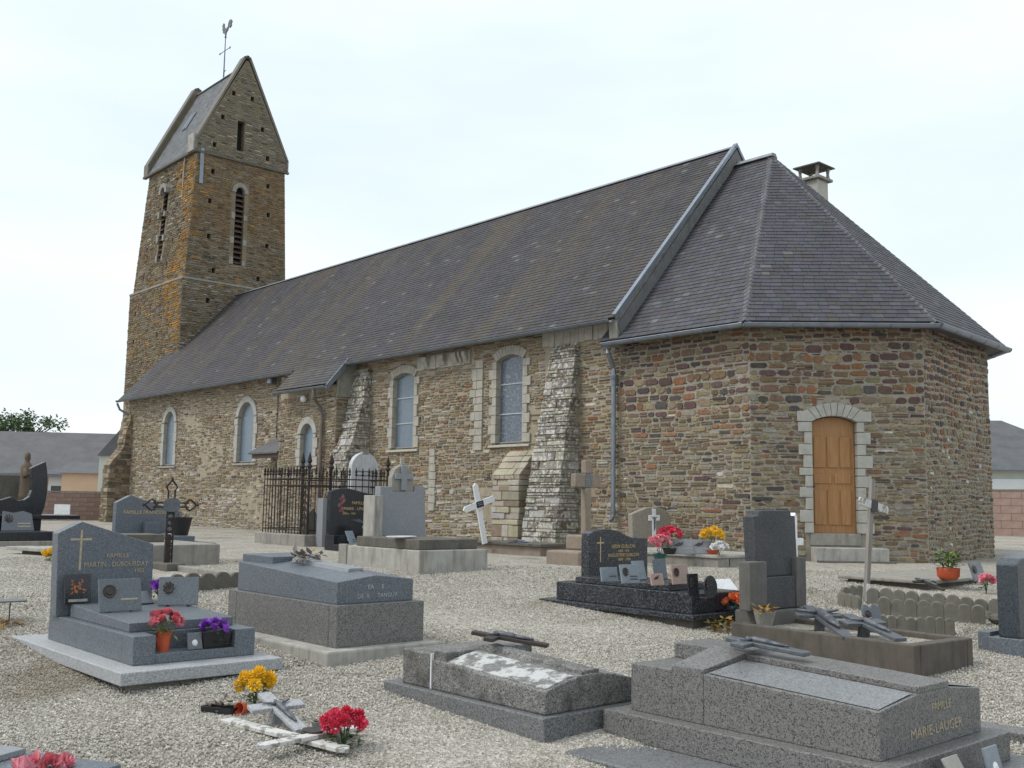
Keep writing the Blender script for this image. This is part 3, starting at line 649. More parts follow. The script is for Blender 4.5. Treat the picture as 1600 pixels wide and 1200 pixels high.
def pal_tw(side):
    def f(u, v, r, zb=0):
        z = v+zb
        if side == 'E':
            lich = .45 if u < .55+.25*math.sin(z*1.7) and z > 12 else .02
            if r.random() < lich: return K['lich']
            if z > 12.3: return pick(r, (3, (.20, .125, .065)), (3, (.235, .15, .07)), (2, K['brown']), (1, K['olive']), (1, K['rust']), (1, K['grey']))
            if z > TH: return pick(r, (3, K['grey']), (3, K['brown']), (2, K['olive']), (1, K['dark']), (1, K['ochre']))
            return pick(r, (4, K['grey']), (2, (.26, .235, .19)), (2, K['brown']), (2, K['olive']), (1, K['pale']))
        e = LS-u
        if r.random() < (.62 if 7.5 < z < 15.5 and .1+.3*math.sin(z*2.1) < e < 1.5+.7*math.sin(z*1.3+1) else (.12 if z < TH and z > 7 else .05)): return K['lich']
        if z > TH+2: return pick(r, (4, K['grey']), (2, K['olive']), (2, K['brown']), (1, K['dark']), (1, K['pale']))
        return pick(r, (3, K['grey']), (2, K['olive']), (3, K['brown']), (1, K['ochre']), (1, K['khaki']))
    return f
pE, pS = pal_tw('E'), pal_tw('S')
row_t = lambda v, r: r.uniform(.055, .11); wid_t = lambda v, r, u: r.uniform(.14, .42)
grow = lambda hs, e: [(a-e, b+e, c-e, d+e) for a, b, c, d in hs]
rubble(fTE, 'tower', ulE, urE, h2-.05, row_t, wid_t, .014, lambda u, v, r: pE(u, v, r, TH), grow(hE, .01)+[(BE[0]-.18, BE[1]+.18, BE[2], BE[3]+.2)], 41, dep=(.008, .04))
rubble(fTS, 'tower', ulS, urS, h2-.05, row_t, wid_t, .014, lambda u, v, r: pS(u, v, r, TH), grow(hS, .01)+[(BS[0]-.16, BS[1]+.16, BS[2], BS[3]+.2)], 42, dep=(.008, .04))
rubble(fLE, 'tower', cz(0), cz(LE), TH-.06, row_t, wid_t, .014, pE, grow(hLE, .01), 43, v0=6.6, dep=(.008, .04))
rubble(fLS, 'tower', cz(0), cz(LS), TH-.06, row_t, wid_t, .014, pS, grow(hLS, .01), 44, v0=4.9, dep=(.008, .04))
# string course and cornice drip
MB().box(lowc[0][0]-.03, lowc[1][0]+.03, lowc[0][1]-.03, lowc[0][1]+.1, TH-.06, TH+.02).box(lowc[1][0]-.1, lowc[1][0]+.034, lowc[1][1]+.1, lowc[2][1], TH-.06, TH+.02).obj('string_course', M['concrete'], tower)
# belfry openings with louvres
def belfry(fc, B_, label):
    um = (B_[0]+B_[1])/2; hw = (B_[1]-B_[0])/2; h = B_[3]-B_[2]
    o = empty('belfry_opening', fc.p(um, B_[2]), math.atan2(fc.u.y, fc.u.x), church); tag(o, label)
    n = 14
    for i in range(n):
        z = .06+i*(h-.25)/n
        MB().add([(-hw, .02, z), (hw, .02, z), (hw, .2, z+.15), (-hw, .2, z+.15), (-hw, .02, z+.03), (hw, .02, z+.03), (hw, .2, z+.18), (-hw, .2, z+.18)], [(3, 2, 1, 0), (4, 5, 6, 7), (0, 1, 5, 4), (1, 2, 6, 5), (2, 3, 7, 6), (3, 0, 4, 7)]).obj('louvre', M['brownwood'], o)
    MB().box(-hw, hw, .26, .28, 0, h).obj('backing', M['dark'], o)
    for k in range(6):       # pointed head
        a0, a1 = R(90-k*30), R(60-k*30)
        q = lambda a, m: (math.sin(a)*hw*m, h-hw*1.25+math.cos(a)*hw*1.25*(m if m == 1 else m*.9))
        MB().prism([q(a0+0, 1), q(a1, 1), q(a1, 1.9), q(a0, 1.9)], 'y', -.02, .2).obj('voussoir', M['concrete'], o, .006)
    r = random.Random(2)
    for z in (0, .9, 2.0):
        for sgn in (-1, 1): MB().box(sgn*hw, sgn*(hw+r.uniform(.13, .2)), -.015, .2, z+.01, z+r.uniform(.22, .34)).obj('jamb_stone', M['concrete'], o, .006)
belfry(fTE, BE, 'louvred belfry opening in the east face'); belfry(fTS, BS, 'narrow louvred belfry opening in the south face')
# gables and saddleback roof
PK = 20.42
def gpoly(e): return [(18.0-e, TT), (22.3+e, TT), (22.3+e, 16.15), (AX+.18, PK-.12), (AX, PK), (AX-.18, PK-.12), (18.0-e, 16.15)]
fG = Face((XT+.03, 18.0, TT), (0, 1, 0))
ulG = lambda v: 0 if v < .45 else (v-.45)/(PK-16.15)*(AX-18.0); urG = lambda v: 4.3 if v < .45 else 4.3-(v-.45)/(PK-16.15)*(22.3-AX)
hG = [hol(y, z, 18.0, TT) for y, z in GH]+[(20.0-.17-18.0, 20.0+.17-18.0, 16.1-TT, 17.45-TT)]
mb = MB(); panel(fG, ulG, urG, .45, [], .3, None, mb)
mb2 = MB(); cutH = PK-TT-.15
panel(fG, ulG, urG, cutH, [h for h in hG], .3, None, mb2)
gab = mb2.obj('gable', M['mortar_tower'], church, fixn=False); tag(gab, 'steep east gable of the tower with slit opening')
MB().prism(gpoly(-.03), 'x', XT-.32, XT-.28).obj('gable_back', M['dark'], gab)
for q in ((0, 1), (2, 3), (3, 4), (5, 6), (6, 0)):
    pass
M['edging_tw'] = weathered('tower_coping', (.20, .185, .16), (.11, .10, .085), (.3, .27, .2), .5, .3, 5)
cop = [(17.93, 15.7), (17.93, 16.2), (AX-.16, PK+.02), (AX, PK+.1), (AX+.16, PK+.02), (22.37, 16.2), (22.37, 15.7)]
for xa, xb in ((XT-.36, XT+.07), (-45.68, -45.24)):
    c = MB()
    for (y0, z0), (y1_, z1_) in zip(cop, cop[1:]):
        d = Vector((y1_-y0, z1_-z0)).normalized(); nrm = Vector((d.y, -d.x))*.09
        c.prism([(y0, z0), (y1_, z1_), (y1_+nrm.x, z1_+nrm.y), (y0+nrm.x, z0+nrm.y)], 'x', xa, xb)
    c.obj('gable_coping', M['edging_tw'], church)
MB().prism(gpoly(.0), 'x', -45.63, -45.28).obj('west_gable', M['mortar_tower'], church)
rubble(fG, 'gable', lambda v: ulG(v)+.05, lambda v: urG(v)-.05, cutH-.2, row_t, wid_t, .012, lambda u, v, r: pick(r, (4, (.185, .175, .155)), (3, K['grey']), (2, K['olive']), (1, K['dark']), (1, K['pale'])), grow(hG, .012), 45, dep=(.006, .03))
MB().box(-45.70, XT+.1, 17.9, 18.06, TT-.09, TT-.005).box(XT-.04, XT+.104, 18.06, 22.4, TT-.09, TT-.005).obj('cornice', M['concrete_dark'], church)
# ---------------------------------------------------------------- roofs laid slate by slate
def clip(poly, a, b):      # keep the left side of a->b (2d)
    o = []; n = len(poly); sd = lambda p: (b[0]-a[0])*(p[1]-a[1])-(b[1]-a[1])*(p[0]-a[0])
    for i in range(n):
        p, q = poly[i], poly[(i+1) % n]; sp, sq = sd(p), sd(q)
        if sp >= 0: o.append(p)
        if (sp > 0 > sq) or (sp < 0 < sq): t = sp/(sp-sq); o.append((p[0]+(q[0]-p[0])*t, p[1]+(q[1]-p[1])*t))
    return o
def slated(poly3, part, ew, eh, pal, seed, jit_=.01, wvar=.2):
    """poly3: convex roof plane, first edge is the eave (left to right seen from outside)"""
    P3 = [Vector(p) for p in poly3]; o = P3[0]; u = (P3[1]-P3[0]).normalized(); nrm = (P3[1]-P3[0]).cross(P3[-1]-P3[0]).normalized(); wv = nrm.cross(u)
    if nrm.z < 0: nrm = -nrm; wv = -wv
    p2 = [((p-o).dot(u), (p-o).dot(wv)) for p in P3]
    ar = sum(p2[i][0]*p2[(i+1) % len(p2)][1]-p2[(i+1) % len(p2)][0]*p2[i][1] for i in range(len(p2)))
    if ar < 0: p2 = p2[::-1]
    umin, umax = min(p[0] for p in p2), max(p[0] for p in p2); wmax = max(p[1] for p in p2); r = random.Random(seed); k = 0; wv0 = -.0
    while k*eh < wmax:
        w0 = k*eh; x = umin-r.uniform(0, ew)
        while x < umax:
            sw = ew*r.uniform(1-wvar, 1+wvar); dj = r.uniform(-jit_, jit_)*.6
            q = [(x+.003, w0+dj), (x+sw-.003, w0+dj+r.uniform(-.003, .003)), (x+sw-.003, w0+eh*1.12), (x+.003, w0+eh*1.12)]; x += sw
            for i in range(len(p2)):
                q = clip(q, p2[i], p2[(i+1) % len(p2)])
                if len(q) < 3: break
            if len(q) < 3: continue
            a2 = abs(sum(q[i][0]*q[(i+1) % len(q)][1]-q[(i+1) % len(q)][0]*q[i][1] for i in range(len(q))))/2
            if a2 < .0008: continue
            lf = .014+r.uniform(0, .007); m = len(q)
            top = [o+u*a+wv*b+nrm*(.004+lf*.7*max(0, 1-(b-w0)/(eh*1.12))) for a, b in q]; bot = [o+u*a+wv*b-nrm*.004 for a, b in q]
            c = jit(pal(sum(a for a, b in q)/m, w0, r), .11, r); ct = top[0]
            SLATES.append((a2*abs((ct-C0).normalized().dot(nrm))/(ct-C0).length**2, part, [*bot, *top], [(i, (i+1) % m, m+(i+1) % m, m+i) for i in range(m)]+[tuple(range(m, 2*m))], c))
        k += 1
ps_choir = lambda u, w_, r: pick(r, (5, (.055, .054, .066)), (3, (.057, .053, .061)), (2, (.068, .069, .081)), (1, (.056, .051, .050)), (.15, (.11, .11, .11)))
ps_nave = lambda u, w_, r: pick(r, (4, (.050, .047, .053)), (3, (.053, .048, .052)), (2, (.050, .050, .060)), (1, (.062, .059, .061)), (.12, (.115, .11, .11)))
ps_tw = lambda u, w_, r: pick(r, (4, (.13, .14, .15)), (2, (.11, .118, .13)), (1, (.15, .155, .16)))
M['edgegrey'] = weathered('grey_cement_verge', (.17, .17, .17), (.09, .09, .09), (.25, .25, .24), .5, .3, 6)
EZ = 4.96; EY = 15.86; RZ = 9.70; XG = -14.38; XR = -41.5
def yz(y): return EZ+(RZ-EZ)*(y-EY)/(AX-EY)
NYn = 2*AX-EY
# roof decks (boarding under the slates) also close the north side
mb = MB()
dk = .03
mb.add([(XR, EY, EZ-dk), (XG, EY, EZ-dk), (XG, AX, RZ-dk), (XT, AX, RZ-dk), (XT, 17.7, yz(17.7)-dk), (XR, 17.7, yz(17.7)-dk)], [(0, 1, 2, 3, 4, 5)])
mb.add([(XR, NYn, EZ-dk), (XG, NYn, EZ-dk), (XG, AX, RZ-dk), (XT, AX, RZ-dk)], [(3, 2, 1, 0)])
mb.add([(-27.5, 15.22, yz(15.22)-dk), (-24.66, 15.22, yz(15.22)-dk), (-24.66, EY, EZ-dk), (-27.5, EY, EZ-dk)], [(0, 1, 2, 3)])
mb.add([(XR, EY, EZ-.06), (XG, EY, EZ-.06), (XG, YS+.1, EZ-.02), (XR, YS+.1, EZ-.02)], [(0, 1, 2, 3)])
nroof = mb.obj('nave_roof', M['farslate'], church, fixn=False); tag(nroof, 'long brown-grey weathered slate roof of the nave')
slated([(XR, EY-.05, yz(EY-.05)), (XG, EY-.05, yz(EY-.05)), (XG, AX, RZ), (XT+.1, AX, RZ), (XT+.1, EY-.05, yz(EY-.05))][1:1] or [(XT+.1, EY-.05, yz(EY-.05)), (XG, EY-.05, yz(EY-.05)), (XG, AX, RZ), (XT+.1, AX, RZ)], 'nave', .2, .118, ps_nave, 51)
slated([(XR, EY-.05, yz(EY-.05)), (XT+.1, EY-.05, yz(EY-.05)), (XT+.1, 17.7, yz(17.7)), (XR, 17.7, yz(17.7))], 'nave', .2, .118, lambda u, w_, r: pick(r, (1, (.07, .07, .075)), (1, (.06, .058, .062))), 52)
slated([(-27.55, 15.2, yz(15.2)), (-24.62, 15.2, yz(15.2)), (-24.62, EY-.02, yz(EY-.02)), (-27.55, EY-.02, yz(EY-.02))], 'nave', .2, .118, lambda u, w_, r: pick(r, (1, (.062, .060, .064)), (1, (.075, .074, .078))), 53)
# choir roof
EZc = 4.44
ov = lambda p, n1, n2, d: p+(n1+n2)/(1+n1.dot(n2))*d
nS = Vector((0, -1, 0)); nD = Vector((fD.n.x, fD.n.y, 0)); nE = Vector((fE.n.x, fE.n.y, 0)); nNE = Vector((fNE.n.x, fNE.n.y, 0)); nN = Vector((0, 1, 0)); OV = .34
Z_ = lambda p, z: Vector((p.x, p.y, z))
eA = Vector((-14.9, YS-OV, EZc)); eB = Z_(ov(Bp, nS, nD, OV), EZc); eC = Z_(ov(Cp, nD, nE, OV), EZc); eD = Z_(ov(Dp, nE, nNE, OV), EZc); eN = Z_(ov(Bn, nNE, nN, OV), EZc); eNw = Vector((-14.9, 2*AX-YS+OV, EZc))
apx = Vector((-13.36, AX, 9.22)); apw = Vector((-14.5, AX, 9.22))
dn = Vector((0, 0, -.03))
mb = MB().add([p+dn for p in (eA, eB, eC, eD, eN, eNw, apx, apw)], [(0, 1, 6, 7), (1, 2, 6), (2, 3, 6), (3, 4, 6), (4, 5, 7, 6)])
lowr = Vector((0, 0, -.07))
mb.add([p+lowr for p in (eA, eB, eC, eD, eN)]+[Z_(q, EZc-.03) for q in (Vector((-14.9, YS+.05, 0)), Bp+Vector((-.05, .05, 0)), Cp+Vector((-.06, 0, 0)), Dp+Vector((-.06, 0, 0)), Bn)], [(i, i+1, 6+i, 5+i) for i in range(4)])
croof = mb.obj('choir_roof', M['farslate'], church, fixn=False); tag(croof, 'hipped blue-grey slate roof of the apse')
slated([eA, eB, apx, apw], 'choir', .19, .128, ps_choir, 54); slated([eB, eC, apx], 'choir', .2, .128, ps_choir, 55); slated([eC, eD, apx], 'choir', .19, .128, ps_choir, 56); slated([eD, eN, apx], 'choir', .2, .128, ps_choir, 57)
# hip slates: paired wider slates along each hip
def hip(a, b, seed):
    r = random.Random(seed); d = (b-a); n = int(d.length/.15); side = d.normalized().cross(Vector((0, 0, 1))).normalized()
    for i in range(n):
        p = a+d*(i/n); q = a+d*((i+1.15)/n); c = jit((.105, .108, .115), .2, r)
        for sg in (-1, 1):
            off = side*sg*.12-Vector((0, 0, .075)); up = Vector((0, 0, .03)); vs = [p+up, p+off+up, q+off+up*.5, q+up*.5]; vs += [v-Vector((0, 0, .012)) for v in vs]
            SLATES.append((1e-5, 'choir', vs, [(0, 1, 2, 3), (4, 5, 1, 0), (5, 6, 2, 1), (3, 2, 6, 7), (7, 6, 5, 4)], c))
hip(eB, apx, 1); hip(eC, apx, 2); hip(eD, apx, 3)
# tower roof
TYe = 18.0; TZe = 15.74
mb = MB().add([(-45.33, TYe, TZe), (XT-.3, TYe, TZe), (XT-.3, AX, 20.1), (-45.33, AX, 20.1), (-45.33, 22.3, TZe), (XT-.3, 22.3, TZe)], [(0, 1, 2, 3), (3, 2, 5, 4)])
troof = mb.obj('tower_roof', M['farslate'], church, fixn=False)
slated([(-45.26, TYe-.06, TZe-.09), (XT-.34, TYe-.06, TZe-.09), (XT-.34, AX, 20.13), (-45.26, AX, 20.13)], 'tower', .22, .13, ps_tw, 58)
SLATES.sort(key=lambda t: -t[0])
RP = dict(nave=(nroof, M['slate_nave']), choir=(croof, M['slate']), tower=(troof, M['slate']))
rest = {}
for i, (sz, part, vs, fs, c) in enumerate(SLATES):
    if i < 300: MB().add(vs, fs, c).obj('slate', RP[part][1], RP[part][0], fixn=False)
    else: rest.setdefault(part, MB()).add(vs, fs, c)
for part, mb in rest.items(): tag(mb.obj('slates', RP[part][1], RP[part][0], fixn=False), kind='stuff')
stones_out(dict(apse=(choir, M['rubble']), nave=(nave, M['rubble_nave']), tower=(tower, M['rubble_tower']), gable=(gab, M['rubble_tower'])))
# ridges, barge flashing, gutters, downpipes
def zbar(name, a, b, w_, h, mat, parent=church):
    a, b = Vector(a), Vector(b); d = (b-a).normalized(); s_ = d.cross(Vector((0, 0, 1))).normalized()*w_/2; up = s_.cross(d).normalized()*h
    return MB().loft([a-s_, a+s_, a+s_*.55+up, a-s_*.55+up], [b-s_, b+s_, b+s_*.55+up, b-s_*.55+up]).obj(name, mat, parent)
zbar('ridge_cap', (XT, AX, RZ-.03), (XG+.05, AX, RZ-.03), .2, .06, M['lead'])
zbar('ridge_cap', (XG, AX, 9.2), (-13.3, AX, 9.2), .24, .08, M['lead'])
zbar('ridge_cap', (-45.25, AX, 20.1), (XT-.34, AX, 20.1), .2, .07, M['lead'])
# east gable of the nave above the choir roof with its zinc barge
mb = MB().prism([(EY+.02, EZ-.1), (AX, RZ-.05), (NYn-.02, EZ-.1), (NYn-.6, EZ-.6), (YS-.3, EZ-.65)], 'x', XG-.25, XG-.02)
mb.obj('nave_gable', M['concrete'], church)
for sgn in (1, -1):
    Y = lambda y: AX+(y-AX)*sgn
    MB().prism([(Y(EY-.08), EZ+.01), (Y(AX), RZ+.10), (Y(AX), RZ-.0), (Y(EY-.02), EZ-.09)], 'x', XG-.02, XG+.04).prism([(Y(EY-.08), EZ+.01), (Y(AX), RZ+.10), (Y(AX), RZ+.08), (Y(EY-.06), EZ-.01)], 'x', XG-.07, XG-.02).obj('barge_flashing', M['zinc'], church)
    MB().prism([(Y(EY+.05), EZ-.16), (Y(AX), RZ-.06), (Y(AX), RZ-.36), (Y(EY+.16), EZ-.42)], 'x', XG-.02, XG+.025).obj('barge_board', M['edgegrey'], church)
def gutter(a, b, mat, r_=.07):
    a, b = Vector(a), Vector(b); d = (b-a); s_ = d.normalized().cross(Vector((0, 0, 1))).normalized(); g = empty('gutter', a, 0, church)
    ring = lambda p, q: [p-a+s_*math.cos(R(180+t*22.5))*q+Vector((0, 0, math.sin(R(180+t*22.5))*q)) for t in range(9)]
    mb = MB(); A1, B1 = ring(a, r_), ring(b, r_); A2, B2 = ring(a, r_-.008)[::-1], ring(b, r_-.008)[::-1]
    mb.loft(A1+A2, B1+B2); mb.tube([a-a+s_*r_, b-a+s_*r_], .011, 6); mb.obj('trough', mat, g, smooth=False)
    n = max(1, int(d.length/.75))
    for i in range(n+1):
        p = d*(i/n); mb = MB(); t = d.normalized()*.012
        rr = [p+s_*math.cos(R(180+t_*22.5))*(r_+.006)+Vector((0, 0, math.sin(R(180+t_*22.5))*(r_+.006))) for t_ in range(9)]
        mb.loft([v-t for v in rr]+[v*1-t+Vector((0, 0, .012)) for v in rr[::-1]], [v+t for v in rr]+[v+t+Vector((0, 0, .012)) for v in rr[::-1]]); mb.obj('bracket', M['zinc_dark'], g)
    return g
gz1 = lambda p, o: Vector((p.x, p.y, EZc-.055))
k = .05
hB = ov(Bp, nS, nD, OV+k); hC = ov(Cp, nD, nE, OV+k); hD = ov(Dp, nE, nNE, OV+k)
gutter((-14.75, YS-OV-k, EZc-.06), Z_(hB, EZc-.055), M['zinc']); gutter(Z_(hB, EZc-.055), Z_(hC, EZc-.055), M['zinc']); gutter(Z_(hC, EZc-.055), Z_(hD, EZc-.055), M['zinc']); gutter(Z_(hD, EZc-.055), Z_(ov(Bn, nNE, nN, OV+k), EZc-.055), M['zinc'])
gutter((-24.66, EY-.1, EZ-.10), (XG-.1, EY-.1, EZ-.10), M['zinc_dark']); gutter((XR, EY-.1, EZ-.10), (-27.5, EY-.1, EZ-.10), M['zinc_dark'])
gutter((-27.55, 15.15, yz(15.2)-.07), (-24.62, 15.15, yz(15.2)-.07), M['zinc_dark'])
MB().prism([(15.12, yz(15.12)+.03), (EY-.02, EZ+.06), (EY-.02, EZ-.18), (15.2, yz(15.2)-.16)], 'x', -24.64, -24.6).obj('barge_flashing', M['zinc'], church)
MB().prism([(15.55, yz(15.55)-.1), (YS, yz(YS)-.1), (YS, 3.9), (15.55, 3.9)], 'x', -24.74, -24.70).obj('gable_infill', M['concrete'], church)
def pipe(pts, r_, mat, name='downpipe'):
    o = empty(name, pts[-1], 0, church); q = Vector(pts[-1]); MB().tube([Vector(p)-q for p in pts], r_, 10).obj('pipe', mat, o, smooth=False)
    z = q.z+.1
    top = max(p[2] for p in pts)-.5
    while z < top:
        c = Vector((pts[-1][0], pts[-1][1], z))-q; MB().tube([c, c+Vector((0, 0, .03))], r_+.01, 10).box(c.x-.012, c.x+.012, c.y, YS-q.y+.02 if name == 'downpipe' else c.y+.1, c.z, c.z+.03).obj('pipe_collar', mat, o); z += 1.35
    return o
px_ = -14.68
pp = pipe([(px_+.05, YS-.38, EZc-.1), (px_+.05, YS-.36, EZc-.25), (px_, YS-.14, EZc-.52), (px_, YS-.12, EZc-.6), (px_, YS-.12, .72)], .05, M['zinc']); tag(pp, 'pale zinc downpipe at the junction of nave and apse')
MB().lathe([(.055, 0), (.06, .12), (.085, .22), (.085, .25)], (0, 0, EZc-.95-.72), 12).obj('hopper', M['zinc'], pp)
MB().tube([(0, 0, .03), (0, -.02, -.03), (-.06, -.05, -.07)], .05, 10).obj('shoe', M['zinc_dark'], pp)
pp = pipe([(-25.3, 15.15, yz(15.2)-.12), (-25.3, 15.17, 3.9), (-25.3, 15.42, 3.55), (-25.3, 15.45, 3.4), (-25.3, 15.45, .2)], .055, M['pipe_rust']); tag(pp, 'rusty brown downpipe beside the small window')
pp = pipe([(XR-.0, EY-.1, EZ-.2), (XR+.05, EY+.0, EZ-.45), (XR+.3, YS-.1, EZ-.65)], .045, M['zinc_dark']); tag(pp, 'bent gutter outlet at the west corner')
# chimney with concrete cowl
ch = empty('chimney', (-13.3, 22.05, 6.6), 0, church)
mbx = onY(1272, 285, 22.05); chx = mbx.x
ch.location = (chx, 22.05, 6.4)
box('stack', M['chimrender'], ch, -.24, .24, -.24, .24, 0, 2.62, .01)
box('cap_slab', M['concrete'], ch, -.33, .33, -.33, .33, 2.62, 2.69, .01)
for sx in (-1, 1):
    for sy in (-1, 1): MB().lathe([(.06, 0), (.045, .06), (.035, .13), (.045, .2), (.055, .27)], (sx*.24, sy*.24, 2.69), 8).obj('baluster', M['concrete'], ch)
MB().lathe([(.52, 2.96), (.52, 2.99), (.05, 3.08)], (0, 0, 0), 4).obj('cowl', M['concrete_dark'], ch).rotation_euler = (0, 0, R(45))
# weathervane
wv = empty('weathervane', (-42.6, AX, 20.1), 0, church)
MB().tube([(0, 0, 0), (0, 0, 2.1)], [.035, .02], 8).obj('rod', M['pewter'], wv)
MB().tube([(-.48, 0, 1.4), (.48, 0, 1.4)], .016, 6).loft([(-.6, -.01, 1.4), (-.46, -.01, 1.46), (-.46, -.01, 1.34)], [(-.6, .01, 1.4), (-.46, .01, 1.46), (-.46, .01, 1.34)]).loft([(.6, -.01, 1.4), (.46, -.01, 1.46), (.46, -.01, 1.34)], [(.6, .01, 1.4), (.46, .01, 1.46), (.46, .01, 1.34)]).obj('cardinal_arm', M['pewter'], wv)
MB().lathe([(.01, 0), (.05, .04), (.05, .08), (.01, .12)], (0, 0, 2.0), 8).obj('ball', M['pewter'], wv)
MB().tube([(0, 0, .3), (.12, 0, .42), (.22, 0, .4)], .014, 6).obj('scroll', M['pewter'], wv)
ck = [(-.02, 2.1), (.03, 2.1), (.05, 2.22), (.16, 2.28), (.2, 2.36), (.33, 2.3), (.44, 2.37), (.40, 2.42), (.46, 2.5), (.38, 2.6), (.26, 2.62), (.17, 2.53), (.16, 2.42), (.06, 2.38), (-.08, 2.43), (-.12, 2.55), (-.13, 2.62), (-.2, 2.66), (-.24, 2.6), (-.3, 2.56), (-.23, 2.52), (-.26, 2.44), (-.22, 2.38), (-.2, 2.28), (-.06, 2.22)]
ck = [(x*1.35, 2.1+(z-2.1)*1.3) for x, z in ck]
MB().prism(ck, 'y', -.025, .025).obj('rooster', M['pewter'], wv, .012)
# small timber porch roof against the annex
pz = empty('porch_roof', (-28.75, YS, 2.35), 0, church)
MB().add([(-.95, -.72, .08), (.88, -.72, .08), (.88, -.02, .55), (-.6, -.02, .55), (-.95, -.72, .03), (.88, -.72, .03), (.88, -.02, .5), (-.6, -.02, .5)], [(0, 1, 2, 3), (7, 6, 5, 4), (0, 4, 5, 1), (1, 5, 6, 2), (3, 7, 4, 0), (2, 6, 7, 3)]).obj('slate_cover', M['farslate'], pz)
MB().add([(-.95, -.72, .03), (-.6, -.02, .55), (-.75, -.02, .02)], [(0, 1, 2)]).obj('slate_side', M['farslate'], pz)
box('fascia', M['brownwood'], pz, -.8, .87, -.66, -.61, -.1, .03); box('soffit', M['brownwood'], pz, -.8, .87, -.6, 0, -.02, .02)
box('post', M['oldwood'], pz, .72, .86, -.6, -.46, -2.35, -.05); box('porch_door', M['brownwood'], pz, -.35, .55, -.06, -.02, -2.3, -.25)
# lamp, floodlight and skylight
lm = thing('wall_lamp', 'round white wall lamp above the small window', 'lamp', (-26.35, 15.54, 3.93))
MB().lathe([(.09, 0), (.1, .02), (.1, .05)], (0, 0, 0), 14).obj('base', M['concrete'], lm).rotation_euler = (R(90), 0, 0)
MB().lathe([(.1, 0), (.105, .04), (.085, .1), (.03, .13)], (0, 0, .04), 14).obj('globe', M['whitepaint'], lm, smooth=True).rotation_euler = (R(90), 0, 0)
fl = thing('floodlight', 'small grey floodlight under the nave eave', 'floodlight', (-29.2, YS, 4.55))
MB().tube([(0, -.02, -.7), (0, -.04, 0), (0, -.2, .12)], .018, 6).obj('arm', M['pewter'], fl); MB().box(-.14, .14, -.36, -.16, .08, .28).obj('housing', M['pewter'], fl, .02); MB().box(-.11, .11, -.375, -.36, .1, .26).obj('lens', M['paleplaque'], fl)
MB().tube([(0, -.03, -.7), (.02, -.03, -2.1)], .012, 5).obj('cable', M['blackplastic'], fl)
sk = empty('skylight', (-41.9, 18.55, TZe+.28+(18.55-TYe)*2.05), 0, church); an = math.atan2(20.1-TZe, AX-TYe)
sk.rotation_euler = (an, 0, 0)
_n = Vector((0, -(20.1-TZe), AX-TYe)).normalized(); _d = ray(297, 191); sk.location = C0+_d*((Vector((0, TYe, TZe))-C0).dot(_n)/_d.dot(_n))+_n*.02
_unused = (-41.75, 18.62, TZe+(18.62-TYe)*(20.1-TZe)/(AX-TYe)+.03)
MB().box(-.24, .24, -.5, .5, 0, .05).obj('frame', M['zinc_dark'], sk); MB().box(-.19, .19, -.44, .44, .05, .062).obj('pane', M['glass'], sk); MB().box(-.02, .02, -.46, .46, .062, .075).obj('bar', M['lead'], sk)
# lightning conductor box and pipes on the tower corner
tp = empty('tower_pipe', (XT+.02, 18.28, 12.9), 0, church)
MB().box(-.0, .06, -.1, .06, 1.35, 2.9).obj('duct', M['zinc'], tp); MB().tube([(-1.15, -.3, .35), (-1.1, -.28, 2.7)], .035, 8).obj('pipe', M['concrete_light'], tp)
MB().box(-.55, .0, -.42, -.2, 2.75, 3.5).obj('box', M['concrete_light'], tp)
# ================================================================ SMALL PIECES USED ON THE GRAVES
def flower_mesh(name, mat, n=34, r_=.03, seed=1, ball=True):
    r = random.Random(seed); mb = MB()
    for i in range(n):
        t = (i+.5)/n; ph = math.acos(1-(1.75 if ball else 1.1)*t); th = i*2.39996+r.uniform(-.2, .2)
        d = Vector((math.sin(ph)*math.cos(th), math.sin(ph)*math.sin(th), math.cos(ph))); s_ = d.cross(Vector((.3, .2, 1))).normalized(); l = r_*r.uniform(.8, 1.1); w_ = r_*.2
        tip = d*l+Vector((0, 0, l*.08)); base = d*l*.35; up = d.cross(s_)*w_*.6
        mb.add([base-s_*w_*.5, base+s_*w_*.5, d*l*.8+s_*w_+up, tip, d*l*.8-s_*w_+up], [(0, 1, 2, 3, 4)])
    me = bpy.data.meshes.new(name); me.from_pydata(mb.v, [], mb.f); me.materials.append(mat); return me
def rose_mesh(name, mat, r_=.03, seed=1):
    r = random.Random(seed); mb = MB()
    for k in range(3):
        for j in range(5):
            a0 = j*1.2566+k*.6; rr = r_*(.35+.33*k); hh = r_*(1.1-.25*k)
            P_ = lambda a, q, z: (math.cos(a)*q, math.sin(a)*q, z)
            mb.add([P_(a0, rr*.4, 0), P_(a0+1.3, rr*.4, 0), P_(a0+1.5, rr*1.1, hh*.8), P_(a0+.65, rr*1.35, hh*1.1), P_(a0-.2, rr*1.1, hh*.8)], [(0, 1, 2, 3, 4)])
    me = bpy.data.meshes.new(name); me.from_pydata(mb.v, [], mb.f); me.materials.append(mat); return me
def put(name, me, parent, loc, rot=(0, 0, 0), sc_=1.0):
    o = bpy.data.objects.new(name, me); COL.objects.link(o); o.parent = parent; o.location = loc; o.rotation_euler = rot; o.scale = (sc_,)*3; return o
